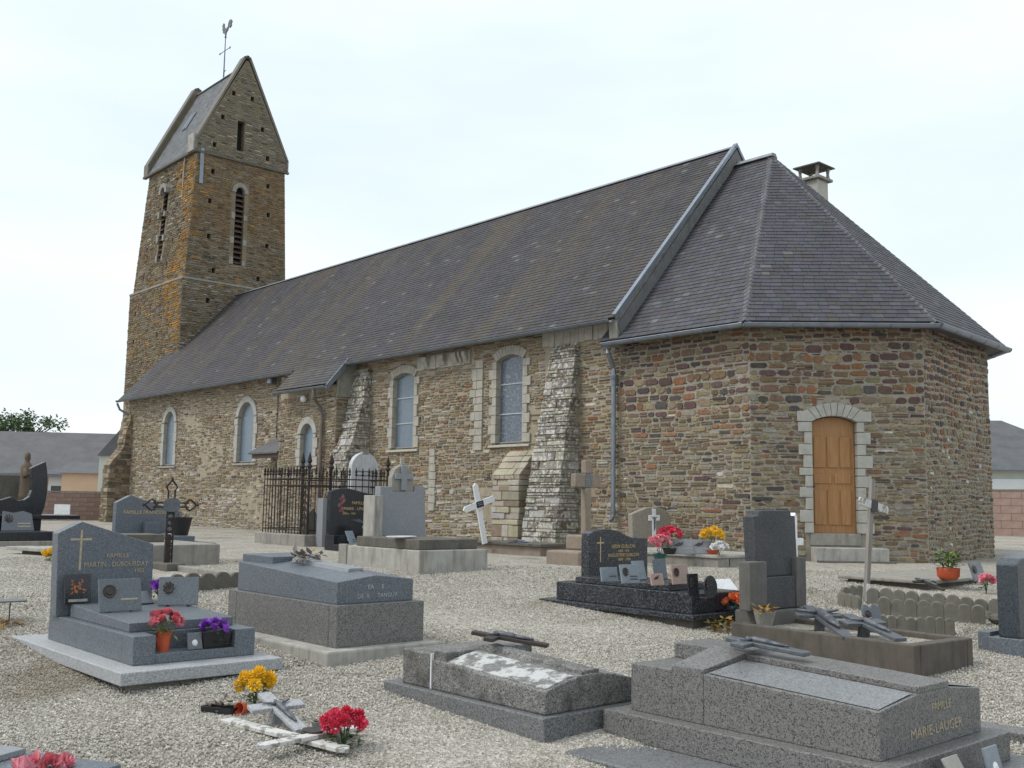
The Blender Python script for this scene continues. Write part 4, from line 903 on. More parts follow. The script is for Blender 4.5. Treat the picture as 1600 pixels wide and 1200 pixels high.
def leaves(parent, n, R_, zc, mat, seed, l=.05, flat=.7, name='leaves'):
    r = random.Random(seed); mb = MB()
    for i in range(n):
        th = r.uniform(0, 6.283); rad = R_*math.sqrt(r.random()); c = Vector((math.cos(th)*rad, math.sin(th)*rad, zc+r.uniform(-1, 1)*R_*flat))
        d = Vector((math.cos(th+r.uniform(-1, 1)), math.sin(th+r.uniform(-1, 1)), r.uniform(-.5, .7))).normalized(); s_ = d.cross(Vector((0, 0, 1))).normalized(); ll = l*r.uniform(.6, 1.2)
        mb.add([c, c+d*ll*.45+s_*ll*.28, c+d*ll, c+d*ll*.45-s_*ll*.28], [(0, 1, 2, 3)])
    return mb.obj(name, mat, parent, fixn=False)
def bouquet(name, label, cat, loc, me, n, rad, zc, leafmat, seed, spread=.55, group=None, nl=40, leaf=.06, stem=True):
    t = thing(name, label, cat, loc, 0, group); r = random.Random(seed)
    for i in range(n):
        q = (i+.5)/n; ph = math.acos(1-1.15*q); th = i*2.39996
        d = Vector((math.sin(ph)*math.cos(th), math.sin(ph)*math.sin(th), math.cos(ph)*spread))
        put('flower_head', me, t, d*rad+Vector((0, 0, zc)), (-math.sin(th)*ph*.7*-1*-1, math.cos(th)*ph*.7, r.uniform(0, 6)), r.uniform(.85, 1.15))
    leaves(t, nl, rad*.8, zc-rad*.55, leafmat, seed, leaf)
    if stem:
        mb = MB()
        for i in range(5): a = i*1.256; mb.tube([(0, 0, 0), (math.cos(a)*rad*.3, math.sin(a)*rad*.3, zc*.9)], .004, 5)
        mb.obj('stems', leafmat, t)
    return t
MUM_Y = flower_mesh('chrysanthemum', M['yellow'], 46, .062, 2); MUM_P = flower_mesh('chrysanthemum', M['pink'], 46, .05, 3)
ROSE_P = rose_mesh('rose', M['coral'], .045, 1); ROSE_PP = rose_mesh('rose', M['palepink'], .05, 2); ROSE_V = rose_mesh('rose', M['purple'], .04, 3); ROSE_O = rose_mesh('rose', M['orange'], .055, 4); ROSE_K = rose_mesh('rose', M['pink'], .05, 5)
def figure(mb, s_, y):
    """cast corpus, arms raised, lying in the cross's plane (x across, z along)"""
    T = lambda pts, rs: mb.tube([(x*s_, y-.02*s_*2, z*s_) for x, z in pts], [q*s_ for q in rs], 6)
    T([(0, .62), (0, .5), (0, .36), (.01, .22), (.0, .1)], [.05, .085, .07, .075, .06]); T([(0, .72), (0, .64)], [.045, .05])
    T([(.06, .56), (.2, .64), (.34, .72)], [.035, .028, .02]); T([(-.06, .56), (-.2, .64), (-.34, .72)], [.035, .028, .02]); T([(.03, .12), (.05, -.08), (.0, -.26), (0, -.36)], [.05, .04, .03, .025]); T([(-.03, .12), (-.02, -.08), (0, -.26)], [.05, .04, .03])
def crucifix(name, label, loc, rot, L_, W_, th, crossmat, figmat, bw=.09, arm=.72, cat='crucifix', stand=0.0, fs=.50):
    """L_ long upright (z), W_ crossbar; lies or leans by rot; back at y=0, front at -th"""
    t = thing(name, label, cat, loc); t.rotation_euler = rot
    MB().box(-bw/2, bw/2, -th, 0, 0, L_).obj('upright', crossmat, t, .006); za = L_*arm
    MB().box(-W_/2, -bw/2, -th, 0, za-bw/2, za+bw/2).obj('crossbar', crossmat, t, .006); MB().box(bw/2, W_/2, -th, 0, za-bw/2, za+bw/2).obj('crossbar', crossmat, t, .006)
    if figmat:
        mb = MB(); figure(mb, L_*fs, 0); o = mb.obj('corpus', figmat, t, smooth=True); o.location = (0, -th, L_*arm-L_*fs*.62)
    if stand: MB().box(-bw*.4, bw*.4, 0, stand, za-.05, za+.0).obj('foot', crossmat, t)
    return t
def cruc2(label, A, B, W_, th, cm, fm, bw=.09, arm=.68, stand=None, roll=0.0):
    A, B = Vector(A), Vector(B); zx = (B-A).normalized(); n = Vector((0, 0, 1)); yb = -(n-zx*n.dot(zx)).normalized(); xx = yb.cross(zx)
    t = crucifix('crucifix', label, A, (0, 0, 0), (B-A).length, W_, th, cm, fm, bw, arm, stand=stand or 0.0)
    m = Matrix((xx, yb, zx)).transposed() @ Matrix.Rotation(roll, 3, 'Z'); t.rotation_euler = m.to_euler(); return t
def plaque(label, loc, w_, h, rz, lean=18, mat='greyplaque', deco=None, th=.02, cat='plaque', group=None, lines=0, shape=None):
    t = thing('memorial_plaque', label, cat, loc, rz, group); t.rotation_euler = (-R(lean)*0, 0, rz)
    if shape == 'round': poly = [(math.cos(R(a))*w_/2, h/2+math.sin(R(a))*h/2) for a in range(-70, 251, 20)]
    elif shape == 'heart': poly = [(0, 0), (w_*.3, h*.3), (w_*.5, h*.62), (w_*.46, h*.86), (w_*.3, h), (w_*.1, h*.95), (0, h*.84), (-w_*.1, h*.95), (-w_*.3, h), (-w_*.46, h*.86), (-w_*.5, h*.62), (-w_*.3, h*.3)]
    elif shape == 'wave': poly = [(-w_/2, 0), (w_/2, 0), (w_*.46, h*.85), (w_*.2, h), (-w_*.1, h*.9), (-w_*.42, h)]
    else: poly = [(-w_/2, 0), (w_/2, 0), (w_/2, h), (-w_/2, h)]
    sl = MB().prism(poly, 'y', -th, 0).obj('slab', M[mat], t, .004); sl.rotation_euler = (-R(lean), 0, 0)
    MB().box(-w_*.3, -w_*.22, -.0, h*.4, 0, .012).box(w_*.22, w_*.3, 0, h*.4, 0, .012).obj('rest', M['bronze'], t)
    if deco:
        mb = MB(); r = random.Random(int(w_*1000)); cx, cz_ = (-w_*.25, h*.62)
        if deco == 'medal': mb.lathe([(w_*.16, 0), (w_*.15, .012), (w_*.1, .008), (w_*.08, .016)], (0, 0, 0), 14); o = mb.obj('medallion', M['bronze'], sl); o.location = (cx, -th, cz_); o.rotation_euler = (R(90), 0, 0)
        elif deco == 'spray':
            for i in range(9):
                a = i*.7; mb.tube([(cx, -th-.004, cz_-h*.2), (cx+math.cos(a)*w_*.13, -th-.012, cz_+math.sin(a)*h*.2)], [.006, .011], 5)
            mb.obj('cast_flower', M['bronze'], sl)
        elif deco == 'print':
            for i in range(22):
                cx2, cz2_ = r.uniform(-.22, .22)*w_, h*r.uniform(.34, .8); a = r.uniform(0, 6.28); l = w_*r.uniform(.08, .17); d_ = -th-.001-i*.0001
                mb.add([(cx2, d_, cz2_), (cx2+math.cos(a)*l, d_, cz2_+math.sin(a)*l), (cx2+math.cos(a+.7)*l*.8, d_, cz2_+math.sin(a+.7)*l*.8)], [(0, 1, 2)])
            tag(mb.obj('flower_print', M['flowerprint'], sl, fixn=False), kind='stuff'); MB().box(-w_*.36, w_*.36, -th-.003, -th, h*.06, h*.15).obj('scroll', M['concrete_light'], sl)
        elif deco == 'white': mb.lathe([(w_*.2, 0), (w_*.1, .01)], (0, 0, 0), 12); o = mb.obj('cast_dove', M['whitepaint'], sl); o.location = (0, -th, h*.4); o.rotation_euler = (R(90), 0, 0)
        elif deco == 'bird': MB().prism([(-w_*.3, h*.55), (-w_*.1, h*.75), (.0, h*.7), (w_*.12, h*.85), (w_*.05, h*.6), (-w_*.1, h*.5)], 'y', -th-.008, -th).obj('cast_bird', M['bronze'], sl)
    for i in range(lines):
        z = h*(.34-.15*i); MB().box(w_*.0, w_*.4, -th-.002, -th, z, z+h*.05).obj('lettering_bar', M['goldpale'] if mat != 'paleplaque' else M['bronze'], sl)
    return t
def bar_cross(parent, x, y0, z0, h, w_, b, mat, name='gilt_cross'):
    MB().box(x, x+.003, y0-b/2, y0+b/2, z0, z0+h).box(x, x+.0028, y0-w_/2, y0+w_/2, z0+h*.74, z0+h*.74+b).obj(name, mat, parent)
FACE_E = R(90)     # rz that turns a plaque (front -y) to look east
# ================================================================ GRAVES
M['edging0'] = M['concrete_dark']
# 1. blue-grey granite tomb on the left
p = G(187, 1088); t = thing('granite_tomb', 'blue-grey granite tomb with peaked headstone and gilt cross at left', 'tomb', p)
box('footing', M['concrete'], t, -2.35, -.1, .12, 1.28, -.15, .068, .01)
box('platform', M['gr_light'], t, -2.72, 0, 0, 1.39, .07, .17, .008)
gb = M['gr_blue']
bd = MB().box(-2.3, -.52, .2, 1.27, .171, .40).box(-.52, -.28, .2, .385, .171, .40).box(-.52, -.28, 1.08, 1.27, .171, .40).box(-.52, -.281, .385, 1.08, .171, .25).obj('body', gb, t, .006)
MB().loft([(-1.95, .27, .401), (-1.95, 1.2, .401), (-1.95, 1.2, .52), (-1.95, .27, .52)], [(-.56, .27, .401), (-.56, 1.2, .401), (-.56, 1.2, .475), (-.56, .27, .475)]).obj('slab', gb, t, .006)
HX = lambda px, py: (lambda v: (v.y-p.y, v.z-p.z))(onX(px, py, p.x-2.04))
hs = MB().prism([(HX(91, 900)[0], .401), (HX(240, 900)[0], .401), HX(240, 850), HX(129, 815), HX(91, 833)], 'x', -2.2, -2.04).obj('headstone', gb, t, .006)
bar_cross(t, -2.039, HX(126, 860)[0], HX(126, 891)[1], HX(126, 828)[1]-HX(126, 891)[1], .2, .02, M['goldpale'])
text('FAMILLE', .06, M['goldpale'], t, (-2.036, *HX(184, 871)), E_FACE); text('MARTIN - DUBOURDAY', .068, M['goldpale'], t, (-2.036, *HX(182, 885)), E_FACE, sx=.85); text('1922', .05, M['gold'], t, (-2.036, *HX(217, 894)), E_FACE)
W_ = lambda x, y, z=0: Vector((p.x+x, p.y+y, p.z+z))
plaque('small dark plaque with orange flower print against the headstone', W_(-1.93, .32, .521), .24, .27, FACE_E, 10, 'gr_black', 'print')
plaque('grey plaque with round bronze medallion on the left tomb', W_(-1.25, .46, .50), .38, .29, FACE_E, 14, 'greyplaque', 'medal', lines=1)
plaque('grey plaque with cast flower spray at a slant', W_(-1.38, 1.05, .51), .36, .27, FACE_E-.45, 20, 'greyplaque', 'spray')
plaque('open book shaped dark stone plaque behind the medallion plaque', W_(-1.62, .80, .51), .26, .16, FACE_E+.2, 50, 'greyplaque')
b = bouquet('flower_bunch', 'purple and white artificial flowers beside the headstone', 'flowers', W_(-1.75, 1.02, .52), ROSE_V, 7, .07, .14, M['leaf'], 3)
b = bouquet('potted_flowers', 'pink artificial flowers in orange pot on left tomb', 'flowers', W_(-.40, .50, .25), ROSE_P, 12, .11, .24, M['leaf_light'], 5, nl=50)
MB().lathe([(.045, 0), (.062, .15), (.066, .16), (.056, .16), (.05, .12)], (0, 0, 0), 14).obj('pot', M['terracotta'], b)
b = bouquet('flower_trough', 'purple flowers in black trough on left tomb', 'flowers', W_(-.38, .93, .25), ROSE_V, 10, .11, .15, M['leaf'], 6, stem=False)
MB().loft([(-.06, -.11, 0), (.06, -.11, 0), (.06, .11, 0), (-.06, .11, 0)], [(-.08, -.13, .14), (.08, -.13, .14), (.08, .13, .14), (-.08, .13, .14)]).obj('trough', M['blackplastic'], b)
plaque('little grey plaque with white dove beside purple flowers', W_(-.33, .74, .25), .13, .14, FACE_E, 12, 'greyplaque', 'white')
# 2. tall-lidded grey tomb in the middle
p = G(511, 1043); W_ = lambda x, y, z=0: Vector((p.x+x, p.y+y, p.z+z))
t = thing('granite_tomb', 'grey granite tomb with ridged lid on a high block', 'tomb', p)
MB().box(-2.45, 0, 0, 1.25, -.08, .13).obj('plinth', M['concrete_light'], t, .02)
x0, y0 = -7.94-p.x, 5.08-p.y; zb = .131; zt = zb+.37
for a, b_ in ((-2.08, -1.9), (-1.9, -.13), (-.13, 0)): MB().box(x0+a+.0015, x0+b_-.0015, y0, y0+.97, zb, zt).obj('block', M['gr_brown'], t, .004)
xl, yl = x0-.1, y0+.06; lw = .85
def lid(h0, rg_): return [(yl, zt+.001), (yl+lw, zt+.001), (yl+lw, zt+h0), (yl+lw*.5, zt+h0+rg_), (yl, zt+h0)]
MB().loft([(xl-1.9, *q) for q in lid(.29, .05)], [(xl, *q) for q in lid(.20, .05)]).obj('lid', M['gr_blue'], t, .006)
MB().loft([(xl-1.9, yl+.04, zt+.29), (xl-1.9, yl+lw-.04, zt+.29), (xl-1.9, yl+lw-.04, zt+.37), (xl-1.9, yl+.04, zt+.37)], [(xl-1.45, yl+.14, zt+.28), (xl-1.45, yl+lw-.14, zt+.28), (xl-1.45, yl+lw-.14, zt+.355), (xl-1.45, yl+.14, zt+.355)]).obj('head_panel', M['gr_blue'], t, .006)
MB().loft([(xl-1.4, yl+lw*.5-.1, zt+.3), (xl-1.4, yl+lw*.5+.1, zt+.3), (xl-1.4, yl+lw*.5+.08, zt+.345), (xl-1.4, yl+lw*.5-.08, zt+.345)], [(xl-.35, yl+lw*.5-.1, zt+.24), (xl-.35, yl+lw*.5+.1, zt+.24), (xl-.35, yl+lw*.5+.08, zt+.295), (xl-.35, yl+lw*.5-.08, zt+.295)]).obj('raised_rib', M['gr_pale'], t, .008)
text('FA     E', .06, M['white'], t, (xl+.002, yl+.42, zt+.125), E_FACE); text('DE  V.     TANGUY', .055, M['white'], t, (xl+.002, yl+.44, zt+.045), E_FACE)
d = thing('dried_bouquet', 'withered brown bouquet lying on the ridged lid', 'flowers', W_(xl-1.2, yl+.4, zt+.35)); leaves(d, 40, .16, .02, M['oldwood'], 4, .12, .12, 'dry_leaves'); leaves(d, 16, .1, .04, M['ochre'], 5, .08, .2, 'petals')
# 3. low lichened tomb, white flaking crust
p = G(849, 1163); W_ = lambda x, y, z=0: Vector((p.x+x, p.y+y, p.z+z))
t = thing('lichened_tomb', 'low dark lichened tomb with white flaking crust on top', 'tomb', p)
box('plinth', M['gr_grey'], t, -1.84, 0, 0, 1.05, -.08, .165, .01)
def flaky():
    m, n, b, L = newmat('flaking_lichen_granite'); co = objco(n); a = noise(n, L, co, 7, 9, .72); f = ramp(n, a, [(.47, (0, 0, 0)), (.54, (1, 1, 1))], L)
    s_ = noise(n, L, co, 30, 6, .7); base = ramp(n, s_, [(.3, (.09, .09, .085)), (.7, (.24, .235, .225))], L)
    c = mix(n, L, base.outputs[0], (.46, .47, .46), f.outputs[0]); L(c, b.inputs['Base Color']); b.inputs['Roughness'].default_value = .8; bump(n, L, f.outputs[0], b, .5, .006); return m
M['flaky'] = flaky()
bx0, by0 = -.05, .06; bw_ = .93
def arched(h, ri, n=8): return [(by0, .166), (by0+bw_, .166), (by0+bw_, .165+h)]+[(by0+bw_*(1-i/n), .165+h+ri*math.sin(math.pi*i/n)) for i in range(1, n)]+[(by0, .165+h)]
MB().loft([(bx0-1.25, *q) for q in arched(.22, .08)], [(bx0, *q) for q in arched(.155, .08)]).obj('body', M['gr_rough'], t, .012)
MB().box(bx0-1.62, bx0-1.25, by0-.004, by0+bw_+.004, .166, .43).obj('head_block', M['gr_rough'], t, .012); MB().box(bx0-1.245, bx0-1.1, by0+.02, by0+bw_-.02, .3, .455).obj('head_step', M['gr_rough'], t, .01)
MB().box(bx0-1.255, bx0-1.245, by0-.008, by0+.02, .17, .43).obj('cracked_joint', M['whitepaint'], t)
ash = lambda h, ri: [(by0+bw_*f_, .165+h+ri*math.sin(math.pi*f_)) for f_ in (.03, .1, .18, .26, .33)]
cs_ = lambda h: [(y, z+.007) for y, z in ash(h, .08)]+[(y, z-.004) for y, z in reversed(ash(h, .08))]
crust = MB().loft([(bx0-1.08, *q) for q in cs_(.2109)], [(bx0-.03, *q) for q in cs_(.1566)]).obj('flaking_crust', M['flaky'], t)
MB().loft([(bx0-1.1, by0+.38, .44), (bx0-1.1, by0+.55, .44), (bx0-1.1, by0+.53, .485), (bx0-1.1, by0+.40, .485)], [(bx0-.12, by0+.38, .38), (bx0-.12, by0+.55, .38), (bx0-.12, by0+.53, .425), (bx0-.12, by0+.40, .425)]).obj('raised_rib', M['gr_rough'], t, .01)
MB().box(bx0-.16, bx0-.02, by0+.38, by0+.55, .38, .425).obj('foot_block', M['gr_rough'], t, .01)
zq = p.z+.50; cruc2('dark cast crucifix lying on the lichened tomb', onZ(856, 1012, zq-.02), onZ(738, 991, zq+.05), .42, .03, M['bronze'], M['pewter'], .08)
# 4. big granite tomb at the bottom right
P4 = Vector((-3.0, 5.5, -.43)); p = Vector((P4.x, P4.y, gz(P4.x, P4.y))); zb = P4.z-p.z; W_ = lambda x, y, z=0: Vector((p.x+x, p.y+y, p.z+z))
t = thing('granite_tomb', 'large speckled granite tomb with central beam at bottom right', 'tomb', p)
qa = onZ(880, 1174, p.z+.055); box('plinth', M['gr_grey'], t, qa.x-p.x, .5, qa.y-p.y, 1.6, -.15, .055, .01)
gg = M['gr_brown']
box('base', gg, t, -1.98, .12, -.13, 1.42, .056, zb, .006)
KW = 1.28
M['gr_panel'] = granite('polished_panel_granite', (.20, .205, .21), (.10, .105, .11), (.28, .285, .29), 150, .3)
def sec2(h, bh): return [(0, zb+.001), (KW, zb+.001), (KW, zb+h), (.675*KW, zb+h+bh-.035), (.355*KW, zb+h+bh-.035), (0, zb+h)]
MB().loft([(-1.22, *q) for q in sec2(.32, .085)], [(0, *q) for q in sec2(.27, .085)]).obj('body', gg, t, .005)
def beamq(z0, z1): return [(.365*KW, z0), (.665*KW, z0), (.665*KW, z1), (.365*KW, z1)]
MB().loft([(-1.22, *q) for q in beamq(zb+.37, zb+.41)], [(0, *q) for q in beamq(zb+.32, zb+.36)]).obj('beam', gg, t, .005)
MB().box(-1.48, -1.221, -.001, KW+.001, zb+.001, zb+.345).obj('cross_arm_block', gg, t, .005)
ca_ = lambda x, h: [(x, 0, zb+.346), (x, KW, zb+.346), (x, .67*KW, zb+h), (x, .36*KW, zb+h)]
MB().loft(ca_(-1.48, .44), ca_(-1.221, .415)).obj('cross_arm', gg, t, .005)
MB().box(-1.84, -1.481, 0, KW, zb+.001, zb+.315).obj('head_block', gg, t, .005); MB().box(-1.84, -1.481, .365*KW, .665*KW, zb+.316, zb+.42).obj('beam', gg, t, .005)
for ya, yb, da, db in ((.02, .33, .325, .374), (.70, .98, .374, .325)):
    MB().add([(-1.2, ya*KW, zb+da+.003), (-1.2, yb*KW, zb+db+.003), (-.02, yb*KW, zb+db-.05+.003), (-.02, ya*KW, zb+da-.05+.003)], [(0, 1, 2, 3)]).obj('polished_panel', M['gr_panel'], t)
text('FAMILLE', .07, M['goldpale'], t, (.002, .74, zb+.20), E_FACE, sx=1.0); text('MARIE-LAUGER', .085, M['goldpale'], t, (.002, .68, zb+.07), E_FACE, sx=1.15)
zq = P4.z+.43; cruc2('grey metal crucifix lying on the large bottom right tomb', onZ(1262, 1026, zq), onZ(1138, 1001, zq+.05), .40, .03, M['pewter'], M['pewter'], .10, .72)
plaque('small yellowish plaque in front of the bottom right tomb', W_(.28, .42, .056), .17, .2, FACE_E, 30, 'concrete_light')
plaque('small blue-grey photo plaque at the bottom right corner', W_(.3, .78, .056), .17, .2, FACE_E, 14, 'paleplaque', 'white')
box_ = MB().box(.0, 2.2, 0, .22, 0, .13).obj('tomb_kerb', M['gr_brown'], None, .006, loc=W_(-1.3, 1.9, .0)); tag(box_, 'granite kerb at the right edge beyond the large tomb', 'kerb')
# 5. fallen cross, little grey crucifix and flowers in front
q1, q2 = G(350, 1125), G(545, 1186); q3, q4 = G(408, 1188), G(565, 1148); c = (q1+q2)/2
t = thing('fallen_cross', 'white wooden cross with flaking paint lying on the gravel', 'cross', Vector((c.x, c.y, gz(c.x, c.y))))
def beam(a, b, w_, th, z, name, mat, par, org):
    d = (b-a); d.z = 0; l = d.length; ang = math.atan2(d.y, d.x); o = MB().prism([(-l/2, -w_/2), (l/2-.05, -w_/2), (l/2, 0), (l/2-.05, w_/2), (-l/2, w_/2), (-l/2-.04, 0)], 'z', 0, th).obj(name, mat, par, .006)
    m = (a+b)/2; o.location = (m.x-org.x, m.y-org.y, z); o.rotation_euler = (0, 0, ang); return o
beam(q1, q2, .10, .03, .012, 'upright', M['whitewood_old'], t, c); beam(q3, q4, .09, .028, .044, 'crossbar', M['whitewood_old'], t, c)
qp = G(488, 1163); MB().lathe([(.085, 0), (.085, .012), (.075, .014)], (qp.x-c.x, qp.y-c.y, .073), 20, 1, .75).obj('name_plate', M['bronze'], t)
g0 = G(458, 1148)
zq = g0.z; cruc2('small grey crucifix propped on a block by the yellow flowers', onZ(472, 1146, zq+.02), onZ(412, 1088, zq+.17), .40, .03, M['gr_light'], M['pewter'], .1, .66, stand=.12)
g0 = G(398, 1103); b = bouquet('yellow_flowers', 'yellow chrysanthemums near the fallen white cross', 'flowers', g0, MUM_Y, 8, .115, .155, M['leaf'], 11, .75, nl=70)
g0 = G(537, 1170); b = bouquet('pink_flowers', 'bright pink chrysanthemums at the end of the fallen cross', 'flowers', g0, MUM_P, 13, .12, .15, M['leaf'], 12, .7, nl=60)
g0 = G(345, 1112); t = thing('plant_tray', 'black plastic tray with dead plants beside the fallen cross', 'tray', g0, .5); MB().box(-.12, .13, -.06, .06, 0, .012).box(-.12, .13, -.065, -.055, 0, .04).box(-.12, .13, .055, .065, 0, .04).box(-.13, -.12, -.06, .06, 0, .04).box(.13, .14, -.06, .06, 0, .04).obj('tray', M['blackplastic'], t); leaves(t, 30, .1, .05, M['brownwood'], 8, .06, .25)
g0 = G(380, 1115); t = thing('small_pot', 'tipped orange flower pot beside the black tray', 'pot', g0+Vector((0, 0, .035))); MB().lathe([(.03, -.05), (.045, .05), (.04, .05), (.027, -.04)], (0, 0, 0), 14).obj('pot', M['terracotta'], t); t.rotation_euler = (R(80), 0, .4)
g0 = G(508, 1150); t = thing('grey_pot', 'low grey plastic pot with a green sprig', 'pot', g0); MB().loft([(-.05, -.05, 0), (.05, -.05, 0), (.05, .05, 0), (-.05, .05, 0)], [(-.07, -.07, .09), (.07, -.07, .09), (.07, .07, .09), (-.07, .07, .09)]).obj('pot', M['greyplastic'], t); leaves(t, 14, .06, .09, M['leaf'], 3, .07, .2)
# 6. corner of a tomb at the bottom left with rose petals
a, b = onZ(-10, 1168, -.47), onZ(190, 1193, -.47); ang = math.atan2(b.y-a.y, b.x-a.x); t = thing('granite_tomb', 'corner of a blue granite tomb with fallen roses at bottom left', 'tomb', Vector((b.x, b.y, gz(b.x, b.y))), ang)
hz = -.47-t.location.z; MB().box(-2.2, 0, -1.1, 0, -.1, hz).obj('slab', M['gr_blue'], t, .006); MB().box(-2.0, -.62, -.9, -.05, hz+.001, hz+.035).obj('raised_panel', M['gr_pale'], t, .004)
for i, (px, py) in enumerate(((58, 1189), (78, 1190), (98, 1190), (32, 1198))):
    c = onZ(px, py+6, -.465); o = put('fallen_rose', ROSE_PP if i != 1 else ROSE_P, None, c, (R(60), 0, i*1.3), 1.15); tag(o, ['leftmost whole pink rose lying on the corner tomb', 'darker red rose between two pink ones on corner tomb', 'rightmost pink rose lying on the corner tomb', 'pink rose cut by the bottom edge on corner tomb'][i], 'flower', 'fallen roses')
# 7. black winged monument at the far left
p = G(88, 852); W_ = lambda x, y, z=0: Vector((p.x+x, p.y+y, p.z+z)); t = thing('black_monument', 'polished black monument with tall curved wing at far left', 'tomb', p)
K_ = 1/proj(p)[2]*F
box('footing', M['concrete'], t, -2.4, .15, -2.6, .1, -.05, .09); box('platform', M['gr_black'], t, -2.3, 0, -2.5, 0, .091, .27, .01)
box('table', M['gr_black'], t, -2.2, -.9, -2.3, .75, .5, .58, .01); box('body', M['gr_black'], t, -2.1, -1.0, -2.2, .0, .271, .499, .01)
wing = [(lambda v: (v.y-p.y, v.z-p.z))(onX(a_, b_, p.x-1.58)) for a_, b_ in ((-14, 806), (64, 806), (70, 792), (74, 770), (75, 752), (74, 735), (72, 721), (49, 731), (50, 750), (50, 766), (46, 776), (38, 781), (28, 782), (19, 776), (2, 781), (-14, 786))]
MB().prism(wing, 'x', -1.75, -1.58).obj('wing', M['gr_black'], t, .015)
for i in range(4): plaque(['leftmost', 'second', 'third', 'rightmost'][i]+' of four slanted grey plaques on the black monument', W_(-.45, -2.2+i*.33, .272), .27, .34, FACE_E, 38, 'paleplaque', lines=1, group='slanted plaques on the black monument')
plaque('curved dark marble plaque on the black monument', W_(-.5, -.6, .272), .62, .42, FACE_E, 22, 'greyplaque', 'spray', shape='wave', lines=2)
M['statue'] = weathered('brown_statue', (.13, .095, .065), (.06, .045, .035), (.26, .22, .17), .5, .3, 8)
# brown statue and dark wall of a tomb behind it
p = G(40, 838); st_ = thing('madonna_statue', 'brown weathered statue of a robed praying figure', 'statue', Vector((onX(38, 790, -25.4).x, onX(38, 790, -25.4).y, 0)))
MB().lathe([(.3, 0), (.3, .7), (.24, .75), (.22, .8)], (0, 0, 0), 8).obj('pedestal', M['statue'], st_)
MB().lathe([(.2, .8), (.17, 1.0), (.15, 1.3), (.16, 1.5), (.17, 1.62), (.1, 1.72), (.06, 1.76), (.085, 1.84), (.08, 1.93), (.03, 1.99)], (0, 0, 0), 14, 1, .8).tube([(.12, -.06, 1.6), (.2, -.1, 1.4), (.22, .0, 1.5)], [.05, .045, .03], 7).tube([(.12, .08, 1.6), (.2, .1, 1.4), (.22, .02, 1.5)], [.05, .045, .03], 7).obj('figure', M['statue'], st_, smooth=True)
q = onX(-15, 800, -26.2); hw_ = MB().box(-.3, .3, -1.2, 1.2, 0, 1.45).obj('dark_headstone', M['concrete_dark'], None, .01, loc=(q.x, q.y-.3, 0)); tag(hw_, 'broad dark mossy headstone at the left edge', 'headstone')
q = onX(28, 775, -25.8); hw_ = MB().box(-.2, .2, -.28, .28, 0, 1.3).obj('headstone', M['brownstone'], None, .01, loc=(q.x-.6, q.y, 0)); tag(hw_, 'reddish stone block behind the brown statue', 'headstone')
g0 = G(60, 866); t = thing('broken_slab', 'broken pale slab lying in front of the black monument', 'slab', g0, .3); MB().prism([(-.6, -.2), (.5, -.25), (.7, .1), (.2, .3), (-.5, .2)], 'z', .06, .12).obj('top', M['concrete_light'], t, .01); MB().box(-.3, .35, -.1, .15, 0, .06).obj('block', M['concrete_dark'], t)
g0 = G(78, 876); bouquet('yellow_flowers', 'pale yellow flowers half hidden behind the left headstone', 'flowers', g0, MUM_Y, 5, .1, .1, M['leaf_light'], 14)
g0 = G(14, 970); t = thing('iron_stand', 'small iron stand with a flat plate at the left edge', 'stand', g0); MB().tube([(0, 0, 0), (0, 0, .2)], .006, 6).obj('leg', M['iron'], t); MB().box(-.15, .15, -.25, .12, .2, .215).obj('plate', M['greyplastic'], t)
g0 = G(8, 978); t = thing('orange_leaves', 'heap of orange leaves under the iron stand', 'leaves', g0); leaves(t, 60, .16, .02, M['ochre'], 9, .08, .12)
# 8. grey granite tomb with peaked headstone further back
p = G(322, 862); W_ = lambda x, y, z=0: Vector((p.x+x, p.y+y, p.z+z)); t = thing('granite_tomb', 'grey granite tomb with gilt family name before the west wall', 'tomb', p)
box('platform', M['gr_blue'], t, -2.3, .0, -1.35, .2, .0, .16); box('slab', M['gr_blue'], t, -2.1, -.45, -1.25, -.02, .161, .27)
hx = -2.0; yL = onX(180, 820, p.x+hx).y-p.y; yR = onX(284, 820, p.x+hx).y-p.y; zL = onX(180, 785, p.x+hx).z-p.z; zP = onX(204, 774, p.x+hx).z-p.z; yP = onX(204, 774, p.x+hx).y-p.y; zR = onX(284, 800, p.x+hx).z-p.z
MB().prism([(yL, .27), (yR, .27), (yR, zR), (yP, zP), (yL, zL)], 'x', p.x*0+hx-.16, hx).obj('headstone', M['gr_blue'], t, .008)
q = onX(227, 803, p.x+hx); text('FAMILLE FRANCOIS', .10, M['gold'], t, (hx+.003, q.y-p.y, q.z-p.z), E_FACE)
box('vase_block', M['gr_blue'], t, hx+.05, hx+.25, (yL+yR)/2-.15, (yL+yR)/2+.12, .271, .5)
q = onX(281, 848, p.x-.9); b = thing('black_planter', 'black plastic planter on the grey tomb behind the iron cross', 'planter', Vector((q.x, q.y, p.z+.271))); MB().lathe([(.14, 0), (.21, .34), (.2, .34), (.13, .03)], (0, 0, 0), 16).obj('tub', M['blackplastic'], b); leaves(b, 40, .17, .36, M['brownwood'], 6, .09, .15)
